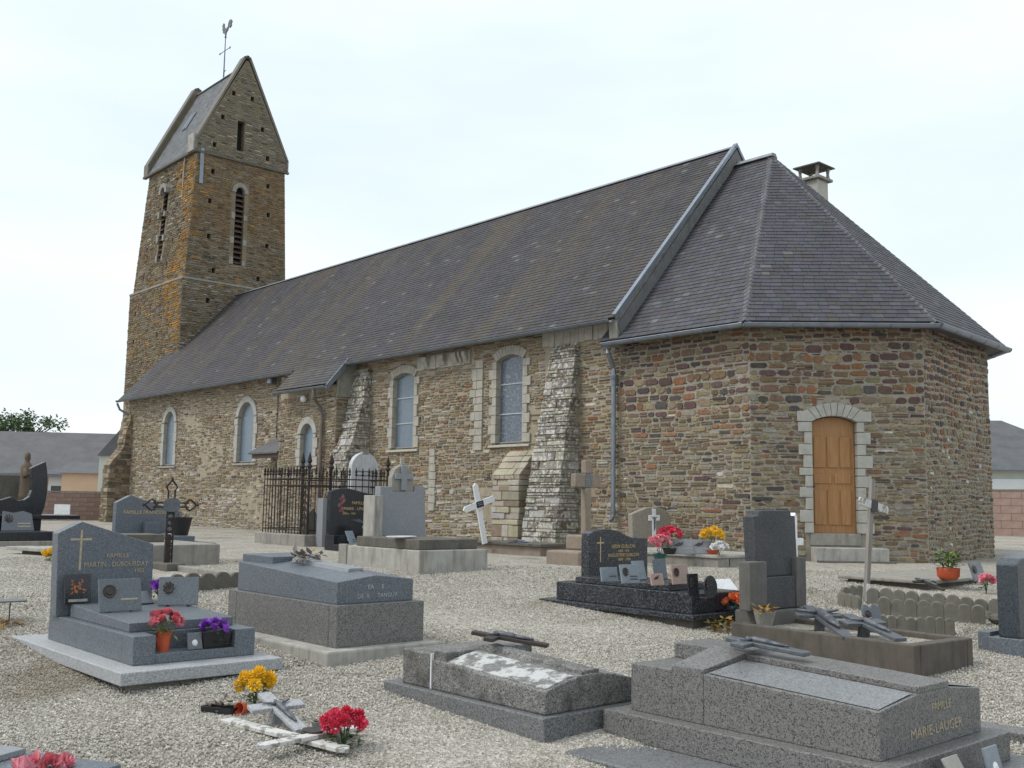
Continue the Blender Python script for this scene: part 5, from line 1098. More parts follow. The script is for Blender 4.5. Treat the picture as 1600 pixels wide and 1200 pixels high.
# 9. wrought iron cross with its kerbed grave
kb = [G(262, 893), G(379, 918), G(376, 880)]
p = G(262, 890); p.z = gz(p.x, p.y); W_ = lambda x, y, z=0: Vector((p.x+x, p.y+y, p.z+z)); KH = F/proj(p)[2]
t = thing('iron_cross', 'rusty openwork iron cross with oval plate on a stone', 'cross', p)
MB().prism([(-.28, -.14), (.28, -.14), (.24, .16), (-.26, .15)], 'z', -.05, .1).obj('stone_base', M['concrete_dark'], t, .02)
hT = 1.18; sy = .05
MB().box(-.02, .02, -.06, .02, .1, .5).obj('lower_shaft', M['iron'], t)
mb = MB()
for s_ in (-1, 1): mb.tube([(0, s_*sy, .1), (0, s_*sy, hT-.05)], .014, 6)
z = .15
while z < hT-.15: mb.tube([(0, -sy, z), (0, sy, z+.05)], .012, 5).tube([(0, sy, z), (0, -sy, z+.05)], .012, 5); z += .09
za = .92
for s_ in (-1, 1): mb.tube([(0, -.27, za+s_*.03), (0, .27, za+s_*.03)], .013, 6)
for y_ in (-.22, .22): mb.tube([(0, y_-.04, za-.04), (0, y_+.04, za+.04)], .008, 5).tube([(0, y_-.04, za+.04), (0, y_+.04, za-.04)], .008, 5)
for (cy, cz2, dy, dz_) in ((0, hT, 0, 1), (-.29, za, -1, 0), (.29, za, 1, 0)):
    ex, ez = -dz_, dy
    for s_ in (-1, 1): mb.tube([(0, cy+ex*s_*.05-dy*.06, cz2+ez*s_*.05-dz_*.06), (0, cy+ex*s_*.08, cz2+ez*s_*.08), (0, cy+ex*s_*.06+dy*.03, cz2+ez*s_*.06+dz_*.03), (0, cy+dy*.1, cz2+dz_*.1)], .014, 6)
    mb.lathe([(.001, -.03), (.022, 0), (.001, .03)], (0, cy+dy*.12, cz2+dz_*.12), 8)
mb.obj('openwork', M['iron'], t)
MB().prism([(.125*math.copysign(abs(math.cos(a))**.6, math.cos(a)), za+.1*math.copysign(abs(math.sin(a))**.6, math.sin(a))) for a in [R(i*20) for i in range(18)]], 'x', .012, .03).obj('name_plate', M['pewter'], t, .004)
t = thing('kerbed_grave', 'kerbed gravel grave with rounded edging stones by the iron cross', 'grave', G(375, 916)); W2 = t.location
xe = 0; box('kerb', M['concrete'], t, -2.0, 0, -1.05, -.95, -.05, .14, .02); box('kerb', M['concrete'], t, -2.0, 0, .0, .1, -.05, .16, .02)
box('gravel_bed', M['gravel'], t, -1.95, -.02, -.95, 0, -.05, .08)
for i in range(5): MB().prism([(math.cos(R(a))*.105, math.sin(R(a))*.105) for a in range(0, 181, 20)]+[(-.105, -.12), (.105, -.12)], 'x', -.03, .04).obj('edging_stone', M['concrete_dark'], t, .008, loc=(.02, -.86+i*.2, .08+.01*(i % 2)))
q = G(300, 880); t = thing('concrete_tomb', 'plain pale concrete block tomb behind the iron cross', 'tomb', G(343, 881)); box('block', M['concrete'], t, -2.2, 0, -1.4, 0, -.05, .30, .015); box('ledge', M['concrete_dark'], t, -1.6, -.9, -1.1, -.5, .301, .42, .01)
# 10. railed grave with arched marble stone
YF = 11.5
pN = Vector((onY(478, 848, YF).x, YF, 0)); xWf = onY(404, 838, YF).x; LN = max(1.6, pN.x-xWf)
zp = .24
t = thing('railed_grave', 'iron railing on a stone kerb round an old grave', 'railing', pN)
yN = onX(607, 790, pN.x).y-YF
for a in ((-LN, .1, -.1, .15), (-LN, .1, yN-.15, yN+.1), (-LN, -LN+.25, .15, yN-.15), (-.15, .1, .15, yN-.15)): box('kerb', M['concrete'], t, a[0], a[1], a[2], a[3], -.05, zp, .02)
HF = 1.32
def finial(mb, x, y, z, s_=1.0): mb.lathe([(.012*s_, 0), (.035*s_, .03*s_), (.012*s_, .06*s_), (.03*s_, .085*s_), (.001, .2*s_)], (x, y, z), 6)
mbs = []
def rail_run(a, b, n):
    a, b = Vector(a), Vector(b)
    for z in (zp+.09, zp+HF-.27, zp+HF-.12): MB().tube([a+Vector((0, 0, z)), b+Vector((0, 0, z))], .016, 6).obj('rail', M['iron'], t)
    for i in range(n+1):
        q = a+(b-a)*(i/n); mb = MB(); mb.tube([q+Vector((0, 0, zp+.0)), q+Vector((0, 0, zp+HF-.02))], .0115, 6); finial(mb, q.x, q.y, zp+HF-.04); mb.obj('baluster', M['iron'], t)
xa, xb, ya_, yb_ = -LN+.12, -.02, .03, yN-.03
rail_run((xa, ya_, 0), (xb, ya_, 0), 15); rail_run((xb, ya_, 0), (xb, yb_, 0), 12); rail_run((xa, ya_, 0), (xa, yb_, 0), 10); rail_run((xa, yb_, 0), (xb, yb_, 0), 13)
for (x, y) in ((xb-.0, ya_), (xb-.28, ya_), (xb, ya_+.55), (xb, yb_)):
    mb = MB(); mb.tube([(x, y, zp), (x, y, zp+HF+.1)], .028, 8); finial(mb, x, y, zp+HF+.08, 1.9); mb.obj('post', M['iron'], t)
for i in range(6):
    for y_, x_ in ((ya_, xb-.14),):
        mb = MB(); z = zp+.14+i*.16; mb.tube([(x_-.11, y_, z), (x_, y_, z+.08), (x_+.11, y_, z), (x_, y_, z+.15), (x_-.11, y_, z)], .012, 5); mb.obj('scroll', M['iron'], t)
q = onX(566, 790, pN.x-LN+.5); a_ = thing('arched_headstone', 'round-topped white marble headstone inside the railing', 'headstone', Vector((pN.x-.75, onX(566, 790, pN.x-.75).y, 0)))
hA = onX(566, 707, pN.x-.75).z; rA = .37
MB().prism([(-rA, 0), (rA, 0), (rA, hA-rA)]+[(rA*math.cos(R(a)), hA-rA+rA*math.sin(R(a))) for a in range(15, 180, 15)]+[(-rA, hA-rA)], 'x', -.07, .07).obj('slab', M['marble'], a_, .01)
MB().prism([(-.1, hA-.05), (.1, hA-.05), (.06, hA+.02), (.11, hA+.07), (-.11, hA+.07), (-.06, hA+.02)], 'x', -.06, .075).obj('broken_cap', M['concrete'], a_, .01)
for i in range(3): MB().box(.07, .074, -.26+.04*i, .24-.04*i, hA-.45-i*.1, hA-.43-i*.1).obj('engraved_line', M['pewter'], a_)
sb = MB().prism([(-.3, 0), (.3, 0), (.22, .55), (.12, .8), (-.1, .7), (-.26, .4)], 'x', -.06, .06).obj('leaning_stone', M['concrete_dark'], None, .015, loc=(pN.x-LN*.35, YF+yN*.3, zp-.24)); sb.rotation_euler = (.1, -.15, .3); tag(sb, 'broken dark stone leaning inside the railing', 'stone')
lw_ = thing('stone_ladder_block', 'pale grey upright stone block at the railing corner', 'stone', Vector((pN.x+.25, YF+.38, 0))); box('block', M['gr_pale'], lw_, -.12, .12, -.22, .22, 0, 1.02)
# 11. black family tomb with painted flowers
q = G(583, 858); p = Vector((-16.3, 0, 0)); p.y = onX(592, 860, -16.3).y; p.z = gz(p.x, p.y); W_ = lambda x, y, z=0: Vector((p.x+x, p.y+y, p.z+z))
t = thing('black_tomb', 'polished black headstone with red flower spray and gilt lettering', 'tomb', p)
hx = -1.35; Yx = lambda px: onX(px, 800, p.x+hx).y-p.y; Zx = lambda px, py: onX(px, py, p.x+hx).z-p.z
yl, yr = Yx(516), Yx(592)
cv = [(yr, Zx(584, 774)), (Yx(570), Zx(570, 770)), (Yx(555), Zx(555, 766)), (Yx(543), Zx(543, 763)), (Yx(533), Zx(533, 763)), (Yx(524), Zx(524, 765)), (yl, Zx(517, 768))]
MB().prism([(yl, .3), (yr, .3)]+cv, 'x', hx-.14, hx).obj('headstone', M['gr_black'], t, .008)
box('step', M['gr_black'], t, hx-.14, hx+.2, yl-.02, yr+.05, .0, .3, .008); box('ledge', M['gr_black'], t, hx+.201, -.2, yl-.04, yr+.05, .0, .12, .008); box('kerb', M['gr_black'], t, -.2, 0, yl-.08, yr+.06, -.1, .2, .008)
ym = Yx(558); text('FAMILLE', .085, M['gold'], t, (hx+.003, ym+.02, Zx(558, 788)), E_FACE); text('MARIE - LENOIR', .085, M['gold'], t, (hx+.003, Yx(557), Zx(557, 797)), E_FACE); text('1904 - 1969', .06, M['gold'], t, (hx+.003, Yx(546), Zx(546, 804)), E_FACE); text('De 1931', .07, M['white'], t, (hx+.203, Yx(543), .18), E_FACE)
mb = MB(); mo = MB(); r = random.Random(4)
for i in range(13):
    f = i/12; yy = Yx(537-5*math.sin(f*2.6)+r.uniform(-4, 4)); zz = Zx(535, 775)*(1-f)+Zx(535, 802)*f; a = r.uniform(0, 6.28)
    for k in range(5): b_ = a+k*1.256; (mb if i % 3 else mo).add([(hx+.002+i*.0002, yy, zz), (hx+.002+i*.0002, yy+math.cos(b_)*.04, zz+math.sin(b_)*.04), (hx+.002+i*.0002, yy+math.cos(b_+.4)*.03, zz+math.sin(b_+.4)*.03)], [(0, 1, 2)])
mb.obj('painted_flower', M['coral'], t, fixn=False); mo.obj('painted_flower', M['goldpale'], t, fixn=False)
MB().prism([(Yx(548), Zx(548, 812)), (Yx(562), Zx(562, 811)), (Yx(570), Zx(570, 816)), (Yx(577), Zx(577, 818)), (Yx(565), Zx(565, 817))], 'x', hx+.001, hx+.004).obj('painted_dove', M['pewter'], t)
plaque('small pale blue-grey plaque at left before the black headstone', W_(-.75, Yx(528), .121), .21, .30, FACE_E+.25, 30, 'paleplaque', lines=2); plaque('taller pale blue-grey plaque at right before the black headstone', W_(-.75, Yx(557), .121), .22, .40, FACE_E+.3, 28, 'paleplaque', 'bird', lines=2)
put_ = bouquet('red_flowers', 'small red flower beside the black headstone', 'flowers', W_(hx+.35, yr-.05, .12), ROSE_P, 5, .07, .22, M['leaf'], 15, nl=8)
# 12. grey stele with carved cross on a concrete tomb
p = G(656, 897); W_ = lambda x, y, z=0: Vector((p.x+x, p.y+y, p.z+z)); t = thing('grey_stele_tomb', 'concrete tomb with grey stele carved with a cross', 'tomb', p)
Ly = onX(762, 888, p.x).y-p.y
box('base', M['concrete_light'], t, -2.1, 0, 0, Ly, -.08, .33, .015); box('corner_pier', M['concrete'], t, -.02, .012, -.014, .06, -.08, .331, .006); box('corner_pier', M['concrete'], t, -2.12, -1.9, -.02, .1, -.08, .345, .006)
box('slab', M['concrete_dark'], t, -1.72, -.1, .05, Ly-.12, .332, .48, .012)
hx = -1.75; Y_ = lambda px, py=800: onX(px, py, p.x+hx).y-p.y; Zs = lambda px, py: onX(px, py, p.x+hx).z-p.z
yl, yr = Y_(592), Y_(663)
ztop = Zs(628, 760); ys1, ys2 = Y_(613), Y_(647)
MB().prism([(yl, .332), (yr+.05, .332), (yr, Zs(660, 760)), (ys2, Zs(647, 760)), (ys2, Zs(647, 768)), (ys1, Zs(613, 768)), (ys1, Zs(613, 760)), (yl+.02, Zs(597, 760))], 'x', hx-.16, hx).obj('stele', M['gr_pale'], t, .01)
yc = (ys1+ys2)/2; hw_ = (ys2-ys1)/2; zc_ = Zs(630, 768)
MB().prism([(yc-hw_, zc_), (yc+hw_, zc_), (yc+hw_, zc_+.22), (yc+hw_*.75, zc_+.36), (yc, zc_+.45), (yc-hw_*.75, zc_+.36), (yc-hw_, zc_+.22)], 'x', hx-.15, hx-.03).obj('crest', M['concrete'], t, .01)
MB().box(hx-.03, hx+.012, yc-.055, yc+.055, zc_+.02, zc_+.42).obj('carved_cross', M['gr_pale'], t, .004); MB().box(hx-.03, hx+.011, yc-hw_*.8, yc-.0555, zc_+.2, zc_+.29).box(hx-.03, hx+.011, yc+.0555, yc+hw_*.8, zc_+.2, zc_+.29).obj('carved_cross_arm', M['gr_pale'], t, .004)
MB().box(hx-.1, hx-.05, yc-.03, yc+.03, zc_+.44, zc_+.55).obj('broken_finial', M['ashlar'], t, .006)
box('side_pier', M['concrete_light'], t, hx-.2, hx+.12, yl-.16, yl-.005, .346, Zs(585, 774), .01)
q = onZ(627, 841, p.z+.485); o = thing('white_tray', 'white porcelain dish lying on the stele tomb', 'dish', Vector((q.x, q.y, p.z+.481))); MB().lathe([(.16, .012), (.2, .03), (.2, .036), (.1, .018)], (0, 0, 0), 20, .7, 1.3).obj('dish', M['whitepaint'], o)
# 13. leaning white cross on a low kerbed grave
p = Vector((-15.6, 0, 0)); p.y = onX(752, 862, -15.6).y
t = thing('low_slab_grave', 'low mossy slab grave in front of the short buttress', 'grave', Vector((p.x, p.y, 0))); yE = onX(905, 868, -13.6).y-p.y
box('slab', M['concrete_dark'], t, -.3, 1.7, .0, yE, .17, .23, .015); box('kerb', M['brownstone'], t, -.22, 1.62, .06, yE-.06, -.05, .17, .01)
q = Vector((p.x+.2, onX(757, 846, p.x+.2).y, .231)); zt_ = onX(742, 755, q.x).z; yt_ = onX(742, 755, q.x).y
wc = thing('white_cross', 'leaning white painted wooden cross with black name plate', 'cross', q); L_ = math.hypot(zt_-q.z, yt_-q.y); wc.rotation_euler = (math.atan2(q.y-yt_, zt_-q.z), 0, 0)
bw_ = .12; MB().prism([(-bw_/2, -.05), (bw_/2, -.05), (bw_/2, L_-.05), (0, L_), (-bw_/2, L_-.05)], 'x', -.02, .02).obj('upright', M['whitewood'], wc, .004)
cb = MB().prism([(-.38, -bw_/2), (.38, -bw_/2), (.43, 0), (.38, bw_/2), (-.38, bw_/2), (-.43, 0)], 'x', .021, .05).obj('crossbar', M['whitewood'], wc, .004, loc=(0, 0, L_*.64)); cb.rotation_euler = (R(4), 0, 0)
MB().box(.051, .056, -.09, .09, L_*.64-.06, L_*.64+.06).obj('name_plate', M['blackplastic'], wc)
for i in range(2): MB().box(.056, .058, -.06, .06, L_*.64+.018-i*.035, L_*.64+.026-i*.035).obj('lettering_bar', M['white'], wc)
q = onZ(815, 852, .26); crucifix('crucifix', 'dark crucifix lying on the mossy slab before the buttress', (q.x-.1, q.y+.3, .245), (R(-88), 0, R(70)), .8, .4, .03, M['pewter'], M['pewter'], .08)
# 14. brown stone cross behind the black tomb
q = Vector((-12.0, 0, 0)); q.y = onX(911, 880, -12.0).y; t = thing('stone_cross', 'tall brown sandstone cross with grey centre stone', 'cross', q); Zb = lambda py: onX(911, py, q.x).z; Yb = lambda px: onX(px, 750, q.x).y-q.y
bs = M['brownstone']; box('foot_stone', bs, t, -.3, .45, Yb(874), Yb(935), -.05, .22, .03); box('base', bs, t, -.28, .2, Yb(903), Yb(930)+.1, .221, Zb(836), .03)
w2 = (Yb(923)-Yb(909))/2*.66; ym = (Yb(923)+Yb(909))/2; za = (Zb(740)+Zb(762))/2; hc = (Zb(740)-Zb(762))/2
box('shaft', bs, t, -w2*.8, w2*.8, ym-w2, ym+w2, Zb(836)+.001, Zb(762)-.002, .015); box('shaft_top', bs, t, -w2*.8, w2*.8, ym-w2, ym+w2, Zb(740)+.002, Zb(719), .015)
box('centre_stone', M['gr_grey'], t, -w2*.85, w2*.85, ym-w2*1.1, ym+w2*1.1, Zb(762), Zb(740), .01)
for s_ in (-1, 1): box('arm', bs, t, -w2*.8, w2*.8, ym+s_*w2*1.11, ym+s_*(w2+.24), za-hc*.95, za+hc*.95, .015)
# 15. dark granite tomb with plaques
p = G(1080, 984); W_ = lambda x, y, z=0: Vector((p.x+x, p.y+y, p.z+z)); t = thing('dark_granite_tomb', 'dark labrador granite tomb with gilt cross and many plaques', 'tomb', p)
gl_ = M['gr_labrador']; Lt = 2.15
box('footing', M['concrete_dark'], t, -Lt, -.02, .05, .95, -.12, .09); box('platform', gl_, t, -Lt-.15, .04, -.02, 1.05, .091, .15, .008); box('body', gl_, t, -Lt+.05, -.05, .08, .95, .151, .36, .008); box('slab', gl_, t, -Lt+.3, -.42, .15, .88, .361, .43, .008)
hx = -Lt+.28; Y_ = lambda px: onX(px, 860, p.x+hx).y-p.y; Zs = lambda px, py: onX(px, py, p.x+hx).z-p.z
cv = [(Y_(1012), Zs(1012, 841)), (Y_(988), Zs(988, 840)), (Y_(978), Zs(978, 836)), (Y_(968), Zs(968, 830)), (Y_(955), Zs(955, 827)), (Y_(940), Zs(940, 827)), (Y_(928), Zs(928, 830)), (Y_(921), Zs(921, 834))]
MB().prism([(Y_(921), .361), (Y_(1012), .361)]+cv, 'x', hx-.14, hx).obj('headstone', gl_, t, .008)
bar_cross(t, hx+.001, Y_(938), Zs(938, 878), Zs(938, 839)-Zs(938, 878), .13, .014, M['gold'])
text('LEON GUILLON', .062, M['gold'], t, (hx+.002, Y_(974), Zs(974, 856)), E_FACE); text('1908 - 1976', .045, M['gold'], t, (hx+.002, Y_(974), Zs(974, 862.5)), E_FACE); text('AUGUSTINE GUILLON', .058, M['gold'], t, (hx+.002, Y_(974), Zs(974, 869.5)), E_FACE); text('1909 - 1996', .05, M['gold'], t, (hx+.002, Y_(975), Zs(975, 876)), E_FACE)
def PQ(label, px, py, w_, h, mat, rz=0, lean=15, z=.431, **k): q = onZ(px, py, p.z+z); return plaque(label, Vector((q.x, q.y, p.z+z)), w_*.84, h*.84, FACE_E+rz, lean, mat, **k)
PQ('pale grey plaque at far left of the dark tomb slab', 952, 909, .27, .19, 'paleplaque', -.2, 12, lines=1); PQ('pale plaque with tiny red emblem on the dark tomb', 985, 912, .28, .25, 'paleplaque', -.25, 16, deco='spray', lines=2)
PQ('blue-grey plaque behind the emblem plaque', 1000, 906, .24, .26, 'paleplaque', 0, 14); PQ('small pink stone plaque on the dark tomb', 1027, 915, .22, .15, 'pinkplaque', -.1, 14, deco='bird'); PQ('large pink stone plaque on the dark tomb', 1063, 913, .34, .26, 'pinkplaque', 0, 10, deco='spray', lines=2); PQ('plain dark blue plaque behind the pink ones', 1032, 905, .27, .28, 'gr_blue', 0, 10)
PQ('dark leaf-carved plaque near the foot of the dark tomb', 1083, 931, .18, .27, 'gr_black', -.1, 6, z=.361, deco='spray'); PQ('round dark carved plaque at the foot of the dark tomb', 1110, 935, .25, .27, 'gr_black', 0, 5, z=.37, shape='round', deco='spray')
q = onX(1147, 938, -7.35); wp = plaque('white open page plaque between two dark tombs', q, .36, .30, FACE_E, 42, 'whitepaint'); MB().box(-.12, .12, .02, .16, gz(q.x, q.y)-q.z, 0).obj('support', M['edging0'], wp)
q = G(1152, 972); bouquet('orange_flowers', 'orange roses with blue-green leaves beside the dark headstone', 'flowers', q, ROSE_O, 9, .12, .2, M['leaf_blue'], 21, nl=60, leaf=.09); q = G(1128, 985); d = thing('withered_plant', 'yellow and brown withered plant at the foot of the dark tomb', 'plant', q); leaves(d, 90, .13, .06, M['ochre'], 22, .07, .4); leaves(d, 50, .13, .05, M['leaf'], 23, .06, .35)
# 16. rough headstone with white crucifix and flower slab near the apse
q = Vector((-13.05, 0, 0)); q.y = onX(1020, 868, q.x).y; t = thing('rough_headstone', 'rough pale granite headstone with white crucifix', 'headstone', q); Z1 = lambda px, py: onX(px, py, q.x).z; Y1 = lambda px: onX(px, 830, q.x).y-q.y
M['gr_tan'] = granite('tan_granite', (.28, .25, .205), (.16, .14, .115), (.36, .33, .28), 120, .8)
MB().prism([(Y1(990), 0), (Y1(1050), 0), (Y1(1048), Z1(1048, 806)), (Y1(1040), Z1(1040, 796)), (Y1(1026), Z1(1026, 792)), (Y1(1012), Z1(1012, 793)), (Y1(988), Z1(988, 803))], 'x', -.12, .0).obj('slab', M['gr_tan'], t, .015)
cc = Y1(1021); cx_ = crucifix('crucifix', 'white cross with dark figure fixed on rough headstone', (q.x+.002, q.y+cc, Z1(1022, 846)), (0, 0, R(90)), Z1(1022, 795)-Z1(1022, 846), .34, .02, M['whitepaint'], M['pewter'], .11, .72, fs=.40)
q2_ = Vector((-10.2, 0, 0)); q2_.y = onX(1122, 893, q2_.x).y; t = thing('kerb_slab', 'pale concrete slab grave with flowers along the apse wall', 'grave', q2_); yE = onX(1175, 885, q2_.x).y-q2_.y; zK = onX(1122, 868, q2_.x).z-.0
box('kerb', M['concrete'], t, -2.6, 0, 0, yE+.6, -.05, zK-.05, .01); box('coping', M['concrete_light'], t, -2.65, .03, -.03, yE+.63, zK-.049, zK, .01); MB().box(.001, .006, .3, .312, 0, zK-.06).obj('crack', M['dark'], t)
PK_ = lambda px, py: (lambda v: Vector((v.x, v.y, zK)))(onZ(px, py, zK))
def potted(name, label, px, py, me, n, rad, zc, lm_, seed, pot='terracotta', ph=.09, nl=40):
    b = bouquet(name, label, 'flowers', PK_(px, py), me, n, rad, zc, lm_, seed, .7, nl=nl); MB().lathe([(rad*.5, 0), (rad*.72, ph), (rad*.66, ph), (rad*.45, .02)], (0, 0, 0), 14).obj('pot', M[pot], b); return b
potted('pink_flowers', 'pale pink flowers in a dark bowl on the kerb slab', 1031, 874, ROSE_PP, 11, .15, .22, M['leaf_blue'], 31, 'leaf_blue', .08); potted('pink_flowers', 'deep pink flowers in dark pot before rough headstone', 1046, 866, ROSE_K, 12, .17, .3, M['leaf'], 32, 'blackplastic', .1)
potted('yellow_flowers', 'yellow chrysanthemums in orange pot by the apse wall', 1113, 866, MUM_Y, 10, .17, .3, M['leaf'], 33, 'terracotta', .07); b = bouquet('white_flowers', 'white artificial flowers drooping beside the yellow ones', 'flowers', PK_(1124, 868), rose_mesh('rose', M['whitepetal'], .06, 7), 6, .1, .12, M['leaf'], 34, nl=10)
for lab, px in (('left one of two slanted grey plaques by the apse wall', 1066), ('right one of two slanted grey plaques by the apse wall', 1097)): v = PK_(px, 866); plaque(lab, v, .42, .26, FACE_E-.5, 22, 'gr_pale', 'bird', shape='wave', lines=1)
# 17. dark stepped headstone on a concrete base
p = G(1192, 997); W_ = lambda x, y, z=0: Vector((p.x+x, p.y+y, p.z+z)); t = thing('stepped_headstone', 'tall dark stepped headstone on a grey concrete base', 'headstone', p); Y_ = lambda px, x=0: onX(px, 900, p.x+x).y-p.y; Zs = lambda py, px=1220, x=0: onX(px, py, p.x+x).z-p.z
yl, yr = 0, Y_(1263); D_ = .34; M['edging2'] = weathered('grey_brown_concrete', (.135, .13, .12), (.07, .067, .06), (.22, .215, .2), .6, .3, 6)
box('base', M['edging2'], t, -D_-.0, 0, yl, yr, -.1, Zs(954), .012)
box('side_pier', M['edging2'], t, -.2, -.06, Y_(1172, -.06), Y_(1199, -.06), Zs(953), Zs(877), .012); box('side_pier', M['edging2'], t, -.2, -.06, Y_(1245, -.06), Y_(1260, -.06), Zs(953), Zs(873), .012)
ds = granite('dark_worn_slate_stone', (.052, .055, .06), (.03, .032, .036), (.08, .083, .09), 120, .6); box('lower_panel', ds, t, -.28, -.075, Y_(1199, -.06)+.002, Y_(1245, -.06)-.002, Zs(953), Zs(902), .008)
MB().prism([(Y_(1180, -.15), Zs(902)+.001), (Y_(1243, -.15), Zs(902)+.001), (Y_(1240, -.15), Zs(806)), (Y_(1234, -.15), Zs(806)), (Y_(1233, -.15), Zs(797)), (Y_(1184, -.15), Zs(798)), (Y_(1183, -.15), Zs(806)), (Y_(1176, -.15), Zs(807))], 'x', -.27, -.12).obj('upper_slab', ds, t, .01)
# small white cross behind it
q = Vector((-7.6, 0, 0)); q.y = onX(1240, 880, q.x).y; q.z = gz(q.x, q.y); wz = onX(1240, 801, q.x).z-q.z; t = thing('white_cross', 'small white cross showing behind the dark stepped headstone', 'cross', q); MB().prism([(-.04, 0), (.04, 0), (.04, wz-.05), (0, wz), (-.04, wz-.05)], 'x', -.04, .04).obj('upright', M['whitepaint'], t, .005)
za = onX(1248, 847, q.x).z-q.z; MB().box(-.03, .03, .041, .2, za-.04, za+.05).box(-.03, .03, -.2, -.041, za-.04, za+.05).obj('crossbar', M['whitepaint'], t, .005)
# 18. kerb framed grave with two crucifixes
p = G(1430, 1063); W_ = lambda x, y, z=0: Vector((p.x+x, p.y+y, p.z+z)); t = thing('kerb_framed_grave', 'dark concrete kerb grave filled with gravel and two crucifixes', 'grave', p, R(-4)); kh = .29; Wk = .98; Lk = 2.0; cd = weathered('dark_brown_concrete', (.115, .10, .082), (.045, .04, .034), (.24, .22, .19), .7, .3, 7)
box('kerb', cd, t, -Lk, 0, 0, .1, -.1, kh, .012); box('kerb', cd, t, -Lk, 0, Wk-.1, Wk, -.1, kh, .012); box('kerb', cd, t, -.13, -.001, .101, Wk-.101, -.1, kh-.002, .012); box('kerb', cd, t, -Lk+.001, -Lk+.12, .101, Wk-.101, -.1, kh-.002, .012); box('gravel_bed', M['gravel'], t, -Lk+.1, -.1, .09, Wk-.09, -.1, kh-.05)
zq = p.z+kh-.03; cruc2('weathered grey crucifix nearer the headstone on the kerb grave', onZ(1326, 1000, zq), onZ(1262, 951, zq+.16), .46, .035, M['pewter'], M['pewter'], .11, .7, stand=.14)
cruc2('flat grey crucifix nearer the foot of the kerb grave', onZ(1408, 1003, zq), onZ(1322, 964, zq+.14), .46, .035, M['pewter'], M['greyplaque'], .13, .68, stand=.12)
b = thing('basket_pot', 'pale basket pot with dry twigs beside the stepped headstone', 'pot', W_(-1.72, .32, kh-.05)); MB().lathe([(.07, 0), (.11, .17), (.1, .17), (.06, .02)], (0, 0, 0), 12).obj('pot', M['concrete'], b); leaves(b, 24, .08, .18, M['ochre'], 41, .1, .5)
plaque('heart-shaped grey plaque behind the kerb grave', W_(-.9, 1.02, kh-.05), .26, .28, FACE_E-.2, 22, 'greyplaque', 'medal', shape='heart', lines=1)
# 19. weathered wooden cross before the door
q = G(1353, 940); t = thing('wooden_cross', 'weathered grey wooden cross with black plate before the door', 'cross', q); q_ = Vector((q.x, q.y, 0)); zt_ = onX(1363, 750, q.x); L_ = zt_.z-q.z; t.rotation_euler = (-math.atan2(zt_.y-q.y, L_)*1.0, 0, 0)
t.rotation_euler = (math.atan2(q.y-zt_.y, L_), 0, 0); L_ = math.hypot(L_, zt_.y-q.y); bw_ = .085
MB().box(-.022, .022, -bw_/2, bw_/2, -.05, L_).obj('upright', M['oldwood'], t, .004); MB().box(-.023, .023, -bw_*.48, bw_*.48, 0.0, .22).obj('painted_foot', M['whitepaint'], t); za = L_*.79
MB().prism([(-.36, za), (-.34, za-.05), (.34, za-.06), (.36, za), (.33, za+.04), (-.34, za+.045)], 'x', .023, .05).obj('crossbar', M['whitewood_old'], t, .004); MB().box(.051, .056, -.075, .075, za-.085, za+.065).obj('name_plate', M['blackplastic'], t)
# 20. scalloped kerbs at the right
M['edging'] = weathered('edging_concrete', (.19, .18, .15), (.09, .085, .07), (.34, .33, .29), .5, .4, 9)
def scallop(label, a, b, n, h, th=.06, seed=1):
    a, b = Vector(a), Vector(b); d = b-a; d.z = 0; ang = math.atan2(d.y, d.x); t = thing('scalloped_edging', label, 'edging', Vector((a.x, a.y, gz(a.x, a.y))), ang); w_ = d.length/n; r = random.Random(seed)
    for i in range(n):
        x = w_*(i+.5); c_ = a+d*((i+.5)/n); zz = gz(c_.x, c_.y)-gz(a.x, a.y)+r.uniform(-.01, .01); rr = w_*.495
        o = MB().prism([(math.cos(R(k_))*rr, h-rr+math.sin(R(k_))*rr) for k_ in range(0, 181, 20)]+[(-rr, -.1), (rr, -.1)], 'y', -th/2, th/2).obj('edging_stone', M['edging'], t, .008, loc=(x, 0, zz)); o.rotation_euler = (R(r.uniform(-6, 6)), 0, 0)
    za_, zb_ = 0, gz(b.x, b.y)-gz(a.x, a.y); q_ = [(-th*.42, -.1), (th*.42, -.1), (th*.42, h-w_*.42), (-th*.42, h-w_*.42)]
    MB().loft([(0, y, z+za_) for y, z in q_], [(d.length, y, z+zb_) for y, z in q_]).obj('band', M['edging'], t)
    return t
scallop('upper row of scalloped edging right of the wooden cross', G(1355, 942), G(1590, 968), 11, .2, seed=1); scallop('middle row of scalloped edging with broken crucifix', G(1372, 960), G(1540, 975), 8, .2, seed=2); scallop('front row of small scalloped edging', G(1372, 985), G(1492, 993), 8, .17, seed=3); scallop('left row of scalloped edging behind the wooden cross', G(1345, 952), G(1312, 945), 3, .16, seed=4)
scallop('short rear return of edging at the wooden cross', G(1360, 935), G(1315, 936), 4, .16, seed=5)
q = G(1475, 950); crucifix('crucifix', 'broken dark crucifix lying across the scalloped edging', (q.x, q.y, q.z+.2), (R(-80), 0, R(60)), .55, .3, .025, M['bronze'], M['pewter'], .05)
rk = MB(); r = random.Random(6); c = G(1560, 972)
for i in range(14):
    x, y = r.uniform(-.5, .4), r.uniform(-.15, .15); s_ = r.uniform(.05, .11); rk.lathe([(s_*.6, 0), (s_, s_*.4), (s_*.7, s_*.8), (s_*.1, s_)], (x, y, 0), 6, 1, r.uniform(.6, 1))
tag(rk.obj('rubble_pile', M['concrete_dark'], None, .006, loc=c), 'heap of broken dark stones at the right edge', 'stones', kind='stuff')
